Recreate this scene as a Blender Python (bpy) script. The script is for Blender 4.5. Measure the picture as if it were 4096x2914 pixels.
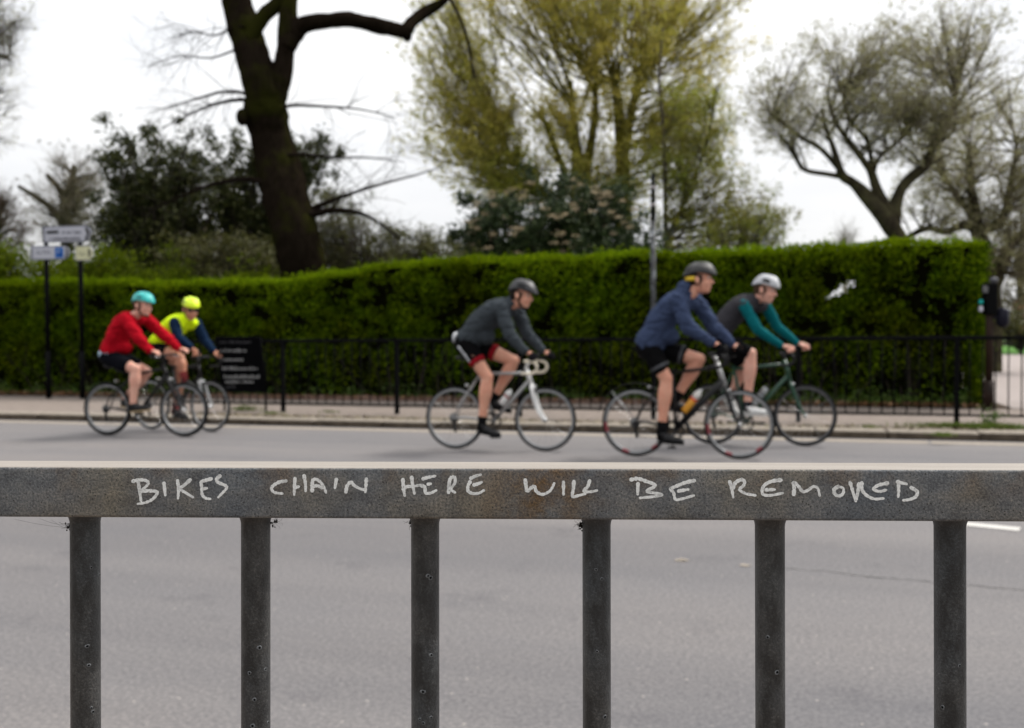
import bpy, math, random
import numpy as np
from mathutils import Vector, Matrix, noise as mnoise

# ------------------------------------------------------------------ camera, world, sun, exposure
for o in list(bpy.data.objects):
    bpy.data.objects.remove(o)
sc = bpy.context.scene
COL = sc.collection
FPX = 3982.0                       # focal length in photograph pixels (35 mm lens, 36 mm wide sensor)
CAM = np.array([0.0, 0.0, 1.2])
PITCH, ROLL = math.atan(101 / FPX), math.radians(0.28)
Fv = np.array([0, math.cos(PITCH), -math.sin(PITCH)])
R0 = np.array([1.0, 0, 0]); U0 = np.array([0, math.sin(PITCH), math.cos(PITCH)])
Rv = math.cos(ROLL) * R0 - math.sin(ROLL) * U0
Uv = math.cos(ROLL) * U0 + math.sin(ROLL) * R0
cd = bpy.data.cameras.new('camera'); cam = bpy.data.objects.new('camera', cd); COL.objects.link(cam)
cd.sensor_fit = 'HORIZONTAL'; cd.sensor_width = 36; cd.lens = 35
cd.clip_start = 0.05; cd.clip_end = 2000
M = Matrix(((Rv[0], Uv[0], -Fv[0], CAM[0]), (Rv[1], Uv[1], -Fv[1], CAM[1]), (Rv[2], Uv[2], -Fv[2], CAM[2]), (0, 0, 0, 1)))
cam.matrix_world = M
cd.dof.use_dof = True; cd.dof.focus_distance = 0.668; cd.dof.aperture_fstop = 10.8
cd.dof.aperture_blades = 9
sc.camera = cam

SUN_EL, SUN_AZ = math.radians(52), math.radians(62)      # azimuth clockwise from +Y
world = bpy.data.worlds.new('World'); sc.world = world; world.use_nodes = True
nt = world.node_tree; nt.nodes.clear()
sky = nt.nodes.new('ShaderNodeTexSky'); sky.sky_type = 'NISHITA'; sky.sun_disc = False
sky.sun_elevation = SUN_EL; sky.sun_rotation = SUN_AZ; sky.air_density = 1.0; sky.dust_density = 2.0
tc = nt.nodes.new('ShaderNodeTexCoord')
mp = nt.nodes.new('ShaderNodeMapping'); mp.inputs['Scale'].default_value = (1.0, 1.0, 2.6)
nz = nt.nodes.new('ShaderNodeTexNoise'); nz.inputs['Scale'].default_value = 2.3; nz.inputs['Detail'].default_value = 6; nz.inputs['Roughness'].default_value = 0.55
nt.links.new(tc.outputs['Generated'], mp.inputs[0]); nt.links.new(mp.outputs[0], nz.inputs['Vector'])
cr = nt.nodes.new('ShaderNodeValToRGB')                    # cloud layer brightness
cr.color_ramp.elements[0].position = 0.30; cr.color_ramp.elements[0].color = (0.82, 0.84, 0.88, 1)
cr.color_ramp.elements[1].position = 0.62; cr.color_ramp.elements[1].color = (1.0, 1.0, 1.0, 1)
nt.links.new(nz.outputs['Fac'], cr.inputs[0])
scl = nt.nodes.new('ShaderNodeVectorMath'); scl.operation = 'SCALE'; scl.inputs['Scale'].default_value = 7.7
sxyz = nt.nodes.new('ShaderNodeSeparateXYZ'); nt.links.new(tc.outputs['Generated'], sxyz.inputs[0])
elv = nt.nodes.new('ShaderNodeMapRange'); elv.inputs['From Min'].default_value = 0.0; elv.inputs['From Max'].default_value = 1.0   # standard overcast sky: brighter overhead
elv.inputs['To Min'].default_value = 0.82; elv.inputs['To Max'].default_value = 1.75; nt.links.new(sxyz.outputs[2], elv.inputs['Value'])
vm = nt.nodes.new('ShaderNodeVectorMath'); vm.operation = 'SCALE'; nt.links.new(cr.outputs[0], vm.inputs[0]); nt.links.new(elv.outputs[0], vm.inputs['Scale'])
nt.links.new(vm.outputs[0], scl.inputs[0])
cov = nt.nodes.new('ShaderNodeMapRange'); cov.inputs['From Min'].default_value = 0.22; cov.inputs['From Max'].default_value = 0.34
cov.inputs['To Min'].default_value = 0.75; cov.inputs['To Max'].default_value = 0.97
nt.links.new(nz.outputs['Fac'], cov.inputs['Value'])
mx = nt.nodes.new('ShaderNodeMix'); mx.data_type = 'RGBA'
nt.links.new(cov.outputs[0], mx.inputs['Factor']); nt.links.new(sky.outputs[0], mx.inputs['A']); nt.links.new(scl.outputs[0], mx.inputs['B'])
bg = nt.nodes.new('ShaderNodeBackground'); bg.inputs['Strength'].default_value = 0.1
out = nt.nodes.new('ShaderNodeOutputWorld')
nt.links.new(mx.outputs['Result'], bg.inputs[0]); nt.links.new(bg.outputs[0], out.inputs[0])

sl = bpy.data.lights.new('sun', 'SUN'); sl.energy = 2.9; sl.angle = math.radians(16); sl.color = (1.0, 0.96, 0.9)
sun = bpy.data.objects.new('sun', sl); COL.objects.link(sun)
sd = Vector((math.sin(SUN_AZ) * math.cos(SUN_EL), math.cos(SUN_AZ) * math.cos(SUN_EL), math.sin(SUN_EL)))
sun.rotation_euler = sd.to_track_quat('Z', 'Y').to_euler(); sun.location = sd * 50

vs = sc.view_settings; vs.view_transform = 'Standard'; vs.look = 'None'; vs.gamma = 1; vs.use_curve_mapping = False
vs.exposure = 0.52
sc.cycles.use_denoising = True; sc.cycles.use_adaptive_sampling = False
sc.cycles.max_bounces = 6; sc.cycles.transparent_max_bounces = 8

# ------------------------------------------------------------------ pixel helpers (photograph pixels, 4096 wide)
def ray(px, py):
    return (px - 2048) / FPX * Rv - (py - 1457) / FPX * Uv + Fv
def ground(px, py, z=0.0):
    v = ray(px, py); return CAM + v * ((z - CAM[2]) / v[2])
def at(px, py, Y):
    v = ray(px, py); return CAM + v * (Y / v[1])
def on_plane(px, py, p0, n):
    v = ray(px, py); return CAM + v * (np.dot(p0 - CAM, n) / np.dot(v, n))
VW = 4096 / 2283.0
def atv(x, y, Y): return at(x * VW, y * VW, Y)

# ------------------------------------------------------------------ mesh helpers
def nrm(a):
    a = np.asarray(a, float); l = np.linalg.norm(a, axis=-1, keepdims=True); l[l < 1e-12] = 1; return a / l

class MB:
    def __init__(s): s.v = []; s.f = []; s.m = []; s.n = 0
    def add(s, verts, faces, mat=0):
        verts = np.asarray(verts, float).reshape(-1, 3)
        s.v.append(verts)
        s.f.extend([tuple(i + s.n for i in f) for f in faces])
        if isinstance(mat, (list, tuple)): s.m.extend(mat)
        else: s.m.extend([mat] * len(faces))
        s.n += len(verts); return s
    def verts(s): return np.concatenate(s.v) if s.v else np.zeros((0, 3))
    def box(s, c, size, R=None, mat=0, bevel=0.0):
        h = np.asarray(size, float) / 2; c = np.asarray(c, float)
        if bevel > 0:
            b = min(bevel, h.min() * 0.9)
            vs_, fs = [], []
            idx = {}
            for sx in (-1, 1):
                for sy in (-1, 1):
                    for sz in (-1, 1):
                        sg = np.array([sx, sy, sz])
                        for k in range(3):
                            p = sg * (h - b); p = p.astype(float); p[k] = sg[k] * h[k]
                            idx[(sx, sy, sz, k)] = len(vs_); vs_.append(p)
            for k in range(3):
                a, b2 = (k + 1) % 3, (k + 2) % 3
                for sk in (-1, 1):
                    q = []
                    for (sa, sb) in ((-1, -1), (1, -1), (1, 1), (-1, 1)):
                        sg = [0, 0, 0]; sg[k] = sk; sg[a] = sa; sg[b2] = sb
                        q.append(idx[(sg[0], sg[1], sg[2], k)])
                    fs.append(tuple(q if sk > 0 else q[::-1]))
            for k in range(3):                       # edges along axis k
                a, b2 = (k + 1) % 3, (k + 2) % 3
                for sa in (-1, 1):
                    for sb in (-1, 1):
                        sg1 = [0, 0, 0]; sg1[a] = sa; sg1[b2] = sb; sg2 = list(sg1); sg1[k] = -1; sg2[k] = 1
                        q = [idx[(*sg1, a)], idx[(*sg2, a)], idx[(*sg2, b2)], idx[(*sg1, b2)]]
                        fs.append(tuple(q if sa * sb < 0 else q[::-1]))
            for sx in (-1, 1):
                for sy in (-1, 1):
                    for sz in (-1, 1):
                        q = [idx[(sx, sy, sz, 0)], idx[(sx, sy, sz, 1)], idx[(sx, sy, sz, 2)]]
                        fs.append(tuple(q if sx * sy * sz > 0 else q[::-1]))
            v = np.array(vs_)
        else:
            v = np.array([[sx, sy, sz] for sx in (-1, 1) for sy in (-1, 1) for sz in (-1, 1)], float) * h
            fs = [(0, 1, 3, 2), (4, 6, 7, 5), (0, 4, 5, 1), (2, 3, 7, 6), (0, 2, 6, 4), (1, 5, 7, 3)]
        if R is not None: v = v @ np.asarray(R).T
        return s.add(v + c, fs, mat)
    def tube(s, path, radii, sides=10, caps=True, mat=0, flat=None, side_axis=None, closed=False):
        path = np.asarray(path, float); n = len(path)
        radii = np.full(n, radii, float) if np.isscalar(radii) else np.asarray(radii, float)
        ra = radii; rb = radii if flat is None else (radii * flat if np.isscalar(flat) else np.asarray(flat, float))
        if closed: t = nrm(np.roll(path, -1, 0) - np.roll(path, 1, 0))
        else: t = nrm(np.gradient(path, axis=0))
        if side_axis is not None:
            a = np.tile(np.asarray(side_axis, float), (n, 1)); a = nrm(a - t * np.sum(a * t, 1, keepdims=True))
        else:
            a = np.zeros((n, 3)); ref = np.array([0, 0, 1.0]) if abs(t[0, 2]) < 0.9 else np.array([1.0, 0, 0])
            a[0] = nrm(np.cross(t[0], ref))
            for i in range(1, n):
                w = a[i - 1] - t[i] * np.dot(a[i - 1], t[i]); a[i] = nrm(w)
        b = np.cross(t, a)
        ang = np.linspace(0, 2 * math.pi, sides, endpoint=False)
        V = path[:, None, :] + a[:, None, :] * (np.cos(ang)[None, :, None] * ra[:, None, None]) + b[:, None, :] * (np.sin(ang)[None, :, None] * rb[:, None, None])
        V = V.reshape(-1, 3); fs = []
        for i in range(n if closed else n - 1):
            i2 = (i + 1) % n
            for j in range(sides):
                j2 = (j + 1) % sides
                fs.append((i * sides + j, i * sides + j2, i2 * sides + j2, i2 * sides + j))
        if caps and not closed:
            fs.append(tuple(range(sides - 1, -1, -1))); fs.append(tuple((n - 1) * sides + j for j in range(sides)))
        return s.add(V, fs, mat)
    def ell(s, c, r, R=None, seg=14, rings=9, mat=0):
        th = np.linspace(0, math.pi, rings + 1)[1:-1]; ph = np.linspace(0, 2 * math.pi, seg, endpoint=False)
        v = [[0, 0, 1.0]] + [[math.sin(a) * math.cos(b), math.sin(a) * math.sin(b), math.cos(a)] for a in th for b in ph] + [[0, 0, -1.0]]
        v = np.array(v) * np.asarray(r, float)
        if R is not None: v = v @ np.asarray(R).T
        fs = []; k = len(th)
        for j in range(seg): fs.append((0, 1 + j, 1 + (j + 1) % seg))
        for i in range(k - 1):
            for j in range(seg):
                a = 1 + i * seg + j; b = 1 + i * seg + (j + 1) % seg
                fs.append((a, a + seg, b + seg, b))
        l = 1 + k * seg
        for j in range(seg): fs.append((l, 1 + (k - 1) * seg + (j + 1) % seg, 1 + (k - 1) * seg + j))
        return s.add(v + np.asarray(c, float), fs, mat)
    def prism(s, outline, d, mat=0):
        """outline: (n,3) planar loop, d: extrusion vector"""
        o = np.asarray(outline, float); n = len(o); d = np.asarray(d, float)
        fs = [tuple(range(n - 1, -1, -1)), tuple(range(n, 2 * n))] + [(i, (i + 1) % n, n + (i + 1) % n, n + i) for i in range(n)]
        return s.add(np.concatenate([o, o + d]), fs, mat)
    def ring(s, c, R, prof, seg=48, mat=0, axis='y'):
        """revolve closed profile [(dr, dy)] about the y axis through c"""
        ang = np.linspace(0, 2 * math.pi, seg, endpoint=False); k = len(prof)
        V = [[(R + dr) * math.cos(a), dy, (R + dr) * math.sin(a)] for a in ang for dr, dy in prof]
        fs = []; ms = []
        for i in range(seg):
            i2 = (i + 1) % seg
            for j in range(k):
                j2 = (j + 1) % k
                fs.append((i * k + j, i * k + j2, i2 * k + j2, i2 * k + j)); ms.append(mat(i / seg) if callable(mat) else mat)
        return s.add(np.array(V) + np.asarray(c, float), fs, ms)
    def build(s, name, mats, parent=None, smooth=True, origin=(0, 0, 0)):
        return mesh_obj(name, s.verts() - np.asarray(origin, float), s.f, mats, parent, smooth, s.m)

def mesh_obj(name, verts, faces, mats, parent=None, smooth=True, midx=None):
    me = bpy.data.meshes.new(name)
    if isinstance(faces, np.ndarray):
        nf, k = faces.shape
        me.vertices.add(len(verts)); me.vertices.foreach_set('co', np.asarray(verts, np.float32).ravel())
        me.loops.add(nf * k); me.loops.foreach_set('vertex_index', faces.astype(np.int32).ravel())
        me.polygons.add(nf); me.polygons.foreach_set('loop_start', np.arange(0, nf * k, k, dtype=np.int32))
        me.polygons.foreach_set('loop_total', np.full(nf, k, np.int32))
        me.update(calc_edges=True)
    else:
        me.from_pydata([tuple(v) for v in verts], [], faces)
    if not isinstance(mats, (list, tuple)): mats = [mats]
    for m in mats: me.materials.append(m)
    if midx is not None and len(mats) > 1: me.polygons.foreach_set('material_index', np.asarray(midx, np.int32))
    me.polygons.foreach_set('use_smooth', np.full(len(me.polygons), bool(smooth)))
    o = bpy.data.objects.new(name, me); COL.objects.link(o)
    if parent is not None: o.parent = parent
    return o

def smooth_angle(o, deg=40):
    """flat-shade the sharp edges of a smooth mesh"""
    me = o.data
    me.polygons.foreach_set('use_smooth', np.ones(len(me.polygons), bool))
    try: me.set_sharp_from_angle(angle=math.radians(deg))
    except Exception: pass
    return o

def tag(o, label=None, cat=None, group=None, kind=None):
    if label: o['label'] = label
    if cat: o['category'] = cat
    if group: o['group'] = group
    if kind: o['kind'] = kind
    return o
def thing(name, label, cat, loc=(0, 0, 0), group=None, rotz=0.0):
    o = bpy.data.objects.new(name, None); COL.objects.link(o); o.location = tuple(loc); o.rotation_euler = (0, 0, rotz)
    o.empty_display_size = 0.1
    return tag(o, label, cat, group)
def copy_part(src, parent, loc=None, rotz=None):
    c = src.copy(); COL.objects.link(c); c.parent = parent
    if loc is not None: c.location = tuple(loc)
    if rotz is not None: c.rotation_euler = (0, 0, rotz)
    return c

def remesh(mb, voxel, it=3, fac=0.5):
    """union of the closed shapes in mb as one continuous surface; returns verts, faces"""
    me = bpy.data.meshes.new('tmp'); me.from_pydata([tuple(v) for v in mb.verts()], [], mb.f)
    ob = bpy.data.objects.new('tmp', me); COL.objects.link(ob)
    r = ob.modifiers.new('r', 'REMESH'); r.mode = 'VOXEL'; r.voxel_size = voxel
    if it:
        sm = ob.modifiers.new('s', 'SMOOTH'); sm.factor = fac; sm.iterations = it
    dg = bpy.context.evaluated_depsgraph_get(); dg.update()
    m2 = bpy.data.meshes.new_from_object(ob.evaluated_get(dg))
    v = np.zeros(len(m2.vertices) * 3, np.float32); m2.vertices.foreach_get('co', v); v = v.reshape(-1, 3).astype(float)
    nn = np.zeros(len(m2.vertices) * 3, np.float32); m2.vertices.foreach_get('normal', nn)
    fs = [tuple(p.vertices) for p in m2.polygons]
    bpy.data.objects.remove(ob); bpy.data.meshes.remove(me); bpy.data.meshes.remove(m2)
    return v, fs, nn.reshape(-1, 3).astype(float)

def catmull(pts, k=6):
    p = np.asarray(pts, float)
    if len(p) < 3:
        t = np.linspace(0, 1, k + 1)[:, None]; return p[0] * (1 - t) + p[-1] * t
    q = np.concatenate([[2 * p[0] - p[1]], p, [2 * p[-1] - p[-2]]]); o = []
    for i in range(1, len(q) - 2):
        for t in np.linspace(0, 1, k, endpoint=False):
            a, b, c, d = q[i - 1], q[i], q[i + 1], q[i + 2]
            o.append(0.5 * ((2 * b) + (c - a) * t + (2 * a - 5 * b + 4 * c - d) * t * t + (3 * b - a - 3 * c + d) * t ** 3))
    o.append(q[-2]); return np.array(o)

# ------------------------------------------------------------------ materials
def new_mat(name):
    m = bpy.data.materials.new(name); m.use_nodes = True; t = m.node_tree
    return m, t, t.nodes['Principled BSDF']
def N(t, typ, **kw):
    n = t.nodes.new(typ)
    for k, v in kw.items(): setattr(n, k, v)
    return n
def tex(t, scale, detail=4, rough=0.55, vec=None, typ='ShaderNodeTexNoise', stretch=None, coord='Object'):
    n = t.nodes.new(typ); n.inputs['Scale'].default_value = scale
    if typ == 'ShaderNodeTexNoise': n.inputs['Detail'].default_value = detail; n.inputs['Roughness'].default_value = rough
    c = t.nodes.new('ShaderNodeTexCoord'); src = c.outputs[coord]
    if stretch is not None:
        mpn = t.nodes.new('ShaderNodeMapping'); mpn.inputs['Scale'].default_value = stretch; t.links.new(src, mpn.inputs[0]); src = mpn.outputs[0]
    t.links.new(src, n.inputs['Vector']); return n
def ramp(t, src, stops):
    r = t.nodes.new('ShaderNodeValToRGB'); e = r.color_ramp.elements
    while len(e) < len(stops): e.new(0.5)
    for i, (p, c) in enumerate(stops):
        e[i].position = p; e[i].color = (*c, 1) if len(c) == 3 else c
    t.links.new(src, r.inputs[0]); return r.outputs[0]
def mixc(t, fac, a, b, mode='MIX'):
    m = t.nodes.new('ShaderNodeMix'); m.data_type = 'RGBA'; m.blend_type = mode
    for key, val in (('Factor', fac), ('A', a), ('B', b)):
        if isinstance(val, (int, float)): m.inputs[key].default_value = val
        elif isinstance(val, (tuple, list)): m.inputs[key].default_value = (*val, 1) if len(val) == 3 else val
        else: t.links.new(val, m.inputs[key])
    return m.outputs['Result']
def bump(t, src, strength, dist, bs, prev=None):
    b = t.nodes.new('ShaderNodeBump'); b.inputs['Strength'].default_value = strength; b.inputs['Distance'].default_value = dist
    t.links.new(src, b.inputs['Height'])
    if prev is not None: t.links.new(prev, b.inputs['Normal'])
    t.links.new(b.outputs[0], bs.inputs['Normal']); return b.outputs[0]
def pmat(name, col, rough=0.6, metal=0.0, var=0.15, scale=25, bmp=0.0, bscale=60, bdist=0.004, spec=0.12, stretch=None):
    m, t, b = new_mat(name)
    col = np.array(col, float)
    n = tex(t, scale, 5, 0.6, stretch=stretch)
    c = ramp(t, n.outputs['Fac'], [(0.3, tuple(col * (1 - var))), (0.7, tuple(np.minimum(col * (1 + var), 1)))])
    t.links.new(c, b.inputs['Base Color'])
    b.inputs['Roughness'].default_value = rough; b.inputs['Metallic'].default_value = metal; b.inputs['Specular IOR Level'].default_value = spec
    if bmp > 0:
        n2 = tex(t, bscale, 4, 0.6, stretch=stretch); bump(t, n2.outputs['Fac'], bmp, bdist, b)
    return m
def leaf_mat(name, cols, transl=0.35, rough=0.5, spec=0.3, patch=None):
    """each leaf takes one of the given colours"""
    m, t, b = new_mat(name)
    g = t.nodes.new('ShaderNodeNewGeometry')
    k = len(cols); c = ramp(t, g.outputs['Random Per Island'], [(i / max(k - 1, 1), tuple(cols[i])) for i in range(k)])
    if patch:
        n = tex(t, patch[0], 3, 0.5, coord='Object'); f = ramp(t, n.outputs['Fac'], [(0.42, (0, 0, 0)), (0.62, (1, 1, 1))])
        c2 = mixc(t, 1.0, c, patch[1], 'MULTIPLY'); c = mixc(t, f, c, c2)
    t.links.new(c, b.inputs['Base Color']); b.inputs['Roughness'].default_value = rough; b.inputs['Specular IOR Level'].default_value = spec
    tr = t.nodes.new('ShaderNodeBsdfTranslucent'); t.links.new(c, tr.inputs[0])
    ms = t.nodes.new('ShaderNodeMixShader'); ms.inputs[0].default_value = transl
    t.links.new(b.outputs[0], ms.inputs[1]); t.links.new(tr.outputs[0], ms.inputs[2])
    t.links.new(ms.outputs[0], t.nodes['Material Output'].inputs[0]); return m

def asphalt_mat():
    m, t, b = new_mat('asphalt')
    n1 = tex(t, 75, 6, 0.8); n2 = tex(t, 0.6, 5, 0.6, stretch=(0.6, 1.2, 1)); n3 = tex(t, 48, 4, 0.65)
    c = ramp(t, n1.outputs['Fac'], [(0.28, (0.058, 0.056, 0.057)), (0.45, (0.128, 0.123, 0.124)), (0.58, (0.165, 0.158, 0.156)), (0.74, (0.29, 0.272, 0.258))])
    d = ramp(t, n2.outputs['Fac'], [(0.3, (0.90, 0.91, 0.93)), (0.7, (1.06, 1.04, 1.02))])
    c = mixc(t, 1.0, c, d, 'MULTIPLY')
    e = ramp(t, n3.outputs['Fac'], [(0.28, (0.72, 0.72, 0.73)), (0.5, (0.97, 0.96, 0.97)), (0.72, (1.22, 1.19, 1.17))])
    c = mixc(t, 1.0, c, e, 'MULTIPLY')
    nb = tex(t, 1.0, 3, 0.55, stretch=(0.03, 0.9, 1)); bd = ramp(t, nb.outputs['Fac'], [(0.36, (0.86, 0.865, 0.88)), (0.5, (1, 1, 1)), (0.64, (1.08, 1.065, 1.05))]); c = mixc(t, 1.0, c, bd, 'MULTIPLY')
    ns = tex(t, 1.7, 5, 0.7); sn_ = ramp(t, ns.outputs['Fac'], [(0.30, (0.80, 0.80, 0.82)), (0.42, (1, 1, 1)), (0.66, (1, 1, 1)), (0.74, (1.07, 1.05, 1.04))]); c = mixc(t, 1.0, c, sn_, 'MULTIPLY')
    v = tex(t, 16, typ='ShaderNodeTexVoronoi'); f = ramp(t, v.outputs['Distance'], [(0.06, (1, 1, 1)), (0.11, (0, 0, 0))])
    sep = t.nodes.new('ShaderNodeSeparateColor'); t.links.new(v.outputs['Color'], sep.inputs[0])
    pick = ramp(t, sep.outputs[0], [(0.82, (0, 0, 0)), (0.84, (1, 1, 1))])
    ff = mixc(t, 1.0, f, pick, 'MULTIPLY')
    c = mixc(t, ff, c, (0.30, 0.275, 0.25))
    t.links.new(c, b.inputs['Base Color']); b.inputs['Roughness'].default_value = 0.85; b.inputs['Specular IOR Level'].default_value = 0.25
    bump(t, n1.outputs['Fac'], 0.15, 0.004, b); return m
def rail_mat(name, bar=False):
    m, t, b = new_mat(name)
    fine = tex(t, 620, 4, 0.7); mid = tex(t, 70, 5, 0.65, stretch=(0.6, 1, 1) if not bar else (1, 1, 0.45)); low = tex(t, 9.0, 4, 0.6)
    if bar:
        c = ramp(t, fine.outputs['Fac'], [(0.30, (0.018, 0.018, 0.019)), (0.5, (0.036, 0.036, 0.036)), (0.62, (0.062, 0.061, 0.058)), (0.75, (0.12, 0.117, 0.11))])
        dk = ramp(t, mid.outputs['Fac'], [(0.40, (0.30, 0.30, 0.31)), (0.56, (1, 1, 1))])
        c = mixc(t, 1.0, c, dk, 'MULTIPLY')
        bl = ramp(t, low.outputs['Fac'], [(0.45, (0, 0, 0)), (0.65, (1, 1, 1))])
        c = mixc(t, bl, c, mixc(t, 1.0, c, (0.82, 0.95, 1.08), 'MULTIPLY'))
    else:
        c = ramp(t, fine.outputs['Fac'], [(0.28, (0.045, 0.045, 0.045)), (0.46, (0.106, 0.108, 0.111)), (0.58, (0.16, 0.16, 0.156)), (0.74, (0.27, 0.26, 0.238))])
        dk = ramp(t, mid.outputs['Fac'], [(0.30, (0.60, 0.60, 0.62)), (0.48, (0.92, 0.94, 0.97)), (0.66, (1.25, 1.22, 1.18))])
        c = mixc(t, 1.0, c, dk, 'MULTIPLY')
        lf = ramp(t, low.outputs['Fac'], [(0.35, (0.78, 0.86, 0.96)), (0.5, (1, 1, 1)), (0.65, (1.22, 1.08, 0.86))]); c = mixc(t, 1.0, c, lf, 'MULTIPLY')
        # rust stain patches, strongest along the upper edge
        r2 = tex(t, 16, 5, 0.65); rf = ramp(t, r2.outputs['Fac'], [(0.50, (0, 0, 0)), (0.64, (1, 1, 1))])
        rc = ramp(t, fine.outputs['Fac'], [(0.3, (0.03, 0.017, 0.008)), (0.55, (0.13, 0.075, 0.03)), (0.75, (0.30, 0.19, 0.10))])
        sp = N(t, 'ShaderNodeSeparateXYZ'); co = t.nodes.new('ShaderNodeTexCoord'); t.links.new(co.outputs['Object'], sp.inputs[0])
        up = N(t, 'ShaderNodeMapRange'); up.inputs['From Min'].default_value = -0.022; up.inputs['From Max'].default_value = -0.002
        up.inputs['To Min'].default_value = 0.05; up.inputs['To Max'].default_value = 0.6; t.links.new(sp.outputs[2], up.inputs['Value'])
        # one big stain where water runs off above the fourth bar
        gx = N(t, 'ShaderNodeMath', operation='SUBTRACT'); t.links.new(sp.outputs[0], gx.inputs[0]); gx.inputs[1].default_value = 0.028
        g2 = N(t, 'ShaderNodeMath', operation='ABSOLUTE'); t.links.new(gx.outputs[0], g2.inputs[0])
        st = N(t, 'ShaderNodeMapRange'); st.inputs['From Min'].default_value = 0.0; st.inputs['From Max'].default_value = 0.055
        st.inputs['To Min'].default_value = 1.0; st.inputs['To Max'].default_value = 0.0; t.links.new(g2.outputs[0], st.inputs['Value'])
        n4 = tex(t, 38, 5, 0.7); nf = ramp(t, n4.outputs['Fac'], [(0.36, (0, 0, 0)), (0.6, (1, 1, 1))])
        stf = N(t, 'ShaderNodeMath', operation='MULTIPLY'); t.links.new(st.outputs[0], stf.inputs[0]); t.links.new(nf, stf.inputs[1])
        rr = N(t, 'ShaderNodeMath', operation='MULTIPLY'); t.links.new(rf, rr.inputs[0]); t.links.new(up.outputs[0], rr.inputs[1])
        sm = N(t, 'ShaderNodeMath', operation='MAXIMUM'); t.links.new(rr.outputs[0], sm.inputs[0]); t.links.new(stf.outputs[0], sm.inputs[1])
        c = mixc(t, sm.outputs[0], c, rc)
        # pits
        vo = tex(t, 330, typ='ShaderNodeTexVoronoi'); pf = ramp(t, vo.outputs['Distance'], [(0.12, (1, 1, 1)), (0.2, (0, 0, 0))])
        c = mixc(t, pf, c, (0.03, 0.028, 0.026))
        # sky reflection on the weathered top, painted in as a paler base colour
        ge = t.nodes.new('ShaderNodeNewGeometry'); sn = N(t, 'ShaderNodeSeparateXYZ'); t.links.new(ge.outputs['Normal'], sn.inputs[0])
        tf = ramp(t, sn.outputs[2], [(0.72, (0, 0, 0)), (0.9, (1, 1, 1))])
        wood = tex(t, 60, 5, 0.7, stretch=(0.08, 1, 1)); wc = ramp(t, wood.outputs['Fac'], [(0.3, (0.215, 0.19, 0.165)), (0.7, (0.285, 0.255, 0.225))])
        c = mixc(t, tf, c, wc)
    t.links.new(c, b.inputs['Base Color']); b.inputs['Metallic'].default_value = 0.0
    b.inputs['Roughness'].default_value = 0.6 if not bar else 0.42; b.inputs['Specular IOR Level'].default_value = 0.35 if not bar else 0.55
    p = bump(t, fine.outputs['Fac'], 0.55, 0.0012, b); bump(t, mid.outputs['Fac'], 0.35, 0.002, b, p)
    return m

ASPHALT = asphalt_mat()
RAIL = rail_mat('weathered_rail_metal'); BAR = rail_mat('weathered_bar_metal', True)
PAVE = pmat('pavement_tarmac', (0.185, 0.155, 0.135), 0.9, var=0.16, scale=6, bmp=0.3, bscale=120)
PATHM = pmat('path_surface', (0.27, 0.235, 0.22), 0.9, var=0.1, scale=2, bmp=0.2, bscale=90)
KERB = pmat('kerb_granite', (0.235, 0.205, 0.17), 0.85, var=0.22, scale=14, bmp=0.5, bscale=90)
KERBFACE = pmat('kerb_side_dark', (0.075, 0.06, 0.045), 0.95, var=0.4, scale=9, bmp=0.5, bscale=60)  # darker, browner colour for the kerb faces that do not point up
GUTTER = pmat('worn_edge_line', (0.27, 0.235, 0.195), 0.9, var=0.2, scale=18)
WHITELINE = pmat('road_paint', (0.48, 0.465, 0.44), 0.8, var=0.12, scale=30)
CRACK = pmat('tar_seam', (0.10, 0.096, 0.095), 0.8, var=0.3, scale=40)
SOIL = pmat('soil', (0.05, 0.034, 0.022), 0.95, var=0.4, scale=14, bmp=0.6, bscale=30)
LAWN = pmat('lawn_grass', (0.045, 0.13, 0.012), 0.9, var=0.25, scale=3, bmp=0.8, bscale=220)
GROUND = pmat('ground_earth', (0.07, 0.075, 0.04), 0.95, var=0.3, scale=1)
BLACKMETAL = pmat('black_painted_metal', (0.004, 0.004, 0.0045), 0.75, var=0.3, scale=30, bmp=0.15, bscale=200, spec=0.03)
EDGING = pmat('edging_stone', (0.16, 0.105, 0.085), 0.9, var=0.3, scale=6, bmp=0.4, bscale=60)
BARK = pmat('dark_bark', (0.012, 0.009, 0.007), 0.95, spec=0.0, var=0.45, scale=5, bmp=1.0, bscale=12, bdist=0.03, stretch=(3, 3, 0.6))
def mossy(name, dark, moss, lo=0.45, hi=0.6, sc_=1.2):
    m, t, b = new_mat(name)
    n = tex(t, 6, 5, 0.65, stretch=(3, 3, 0.7)); c = ramp(t, n.outputs['Fac'], [(0.3, tuple(np.array(dark) * 0.55)), (0.7, tuple(np.array(dark) * 1.4))])
    k = tex(t, sc_, 4, 0.6); f = ramp(t, k.outputs['Fac'], [(lo, (0, 0, 0)), (hi, (1, 1, 1))])
    c = mixc(t, f, c, moss); t.links.new(c, b.inputs['Base Color']); b.inputs['Roughness'].default_value = 0.95; b.inputs['Specular IOR Level'].default_value = 0.0
    n2 = tex(t, 11, 5, 0.65, stretch=(3, 3, 0.6)); bump(t, n2.outputs['Fac'], 1.0, 0.03, b); return m
BARK1 = mossy('ridged_dark_bark', (0.0115, 0.0085, 0.006), (0.018, 0.019, 0.004), 0.50, 0.66, 0.9)
BARK2 = mossy('mossy_bark', (0.055, 0.044, 0.022), (0.13, 0.12, 0.018), 0.35, 0.55, 1.5)
BARK3 = mossy('lichen_bark', (0.030, 0.025, 0.018), (0.065, 0.060, 0.032), 0.42, 0.62, 2.0)
TWIG = pmat('twig_bark', (0.060, 0.050, 0.038), 0.95, var=0.3, scale=3)
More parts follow.
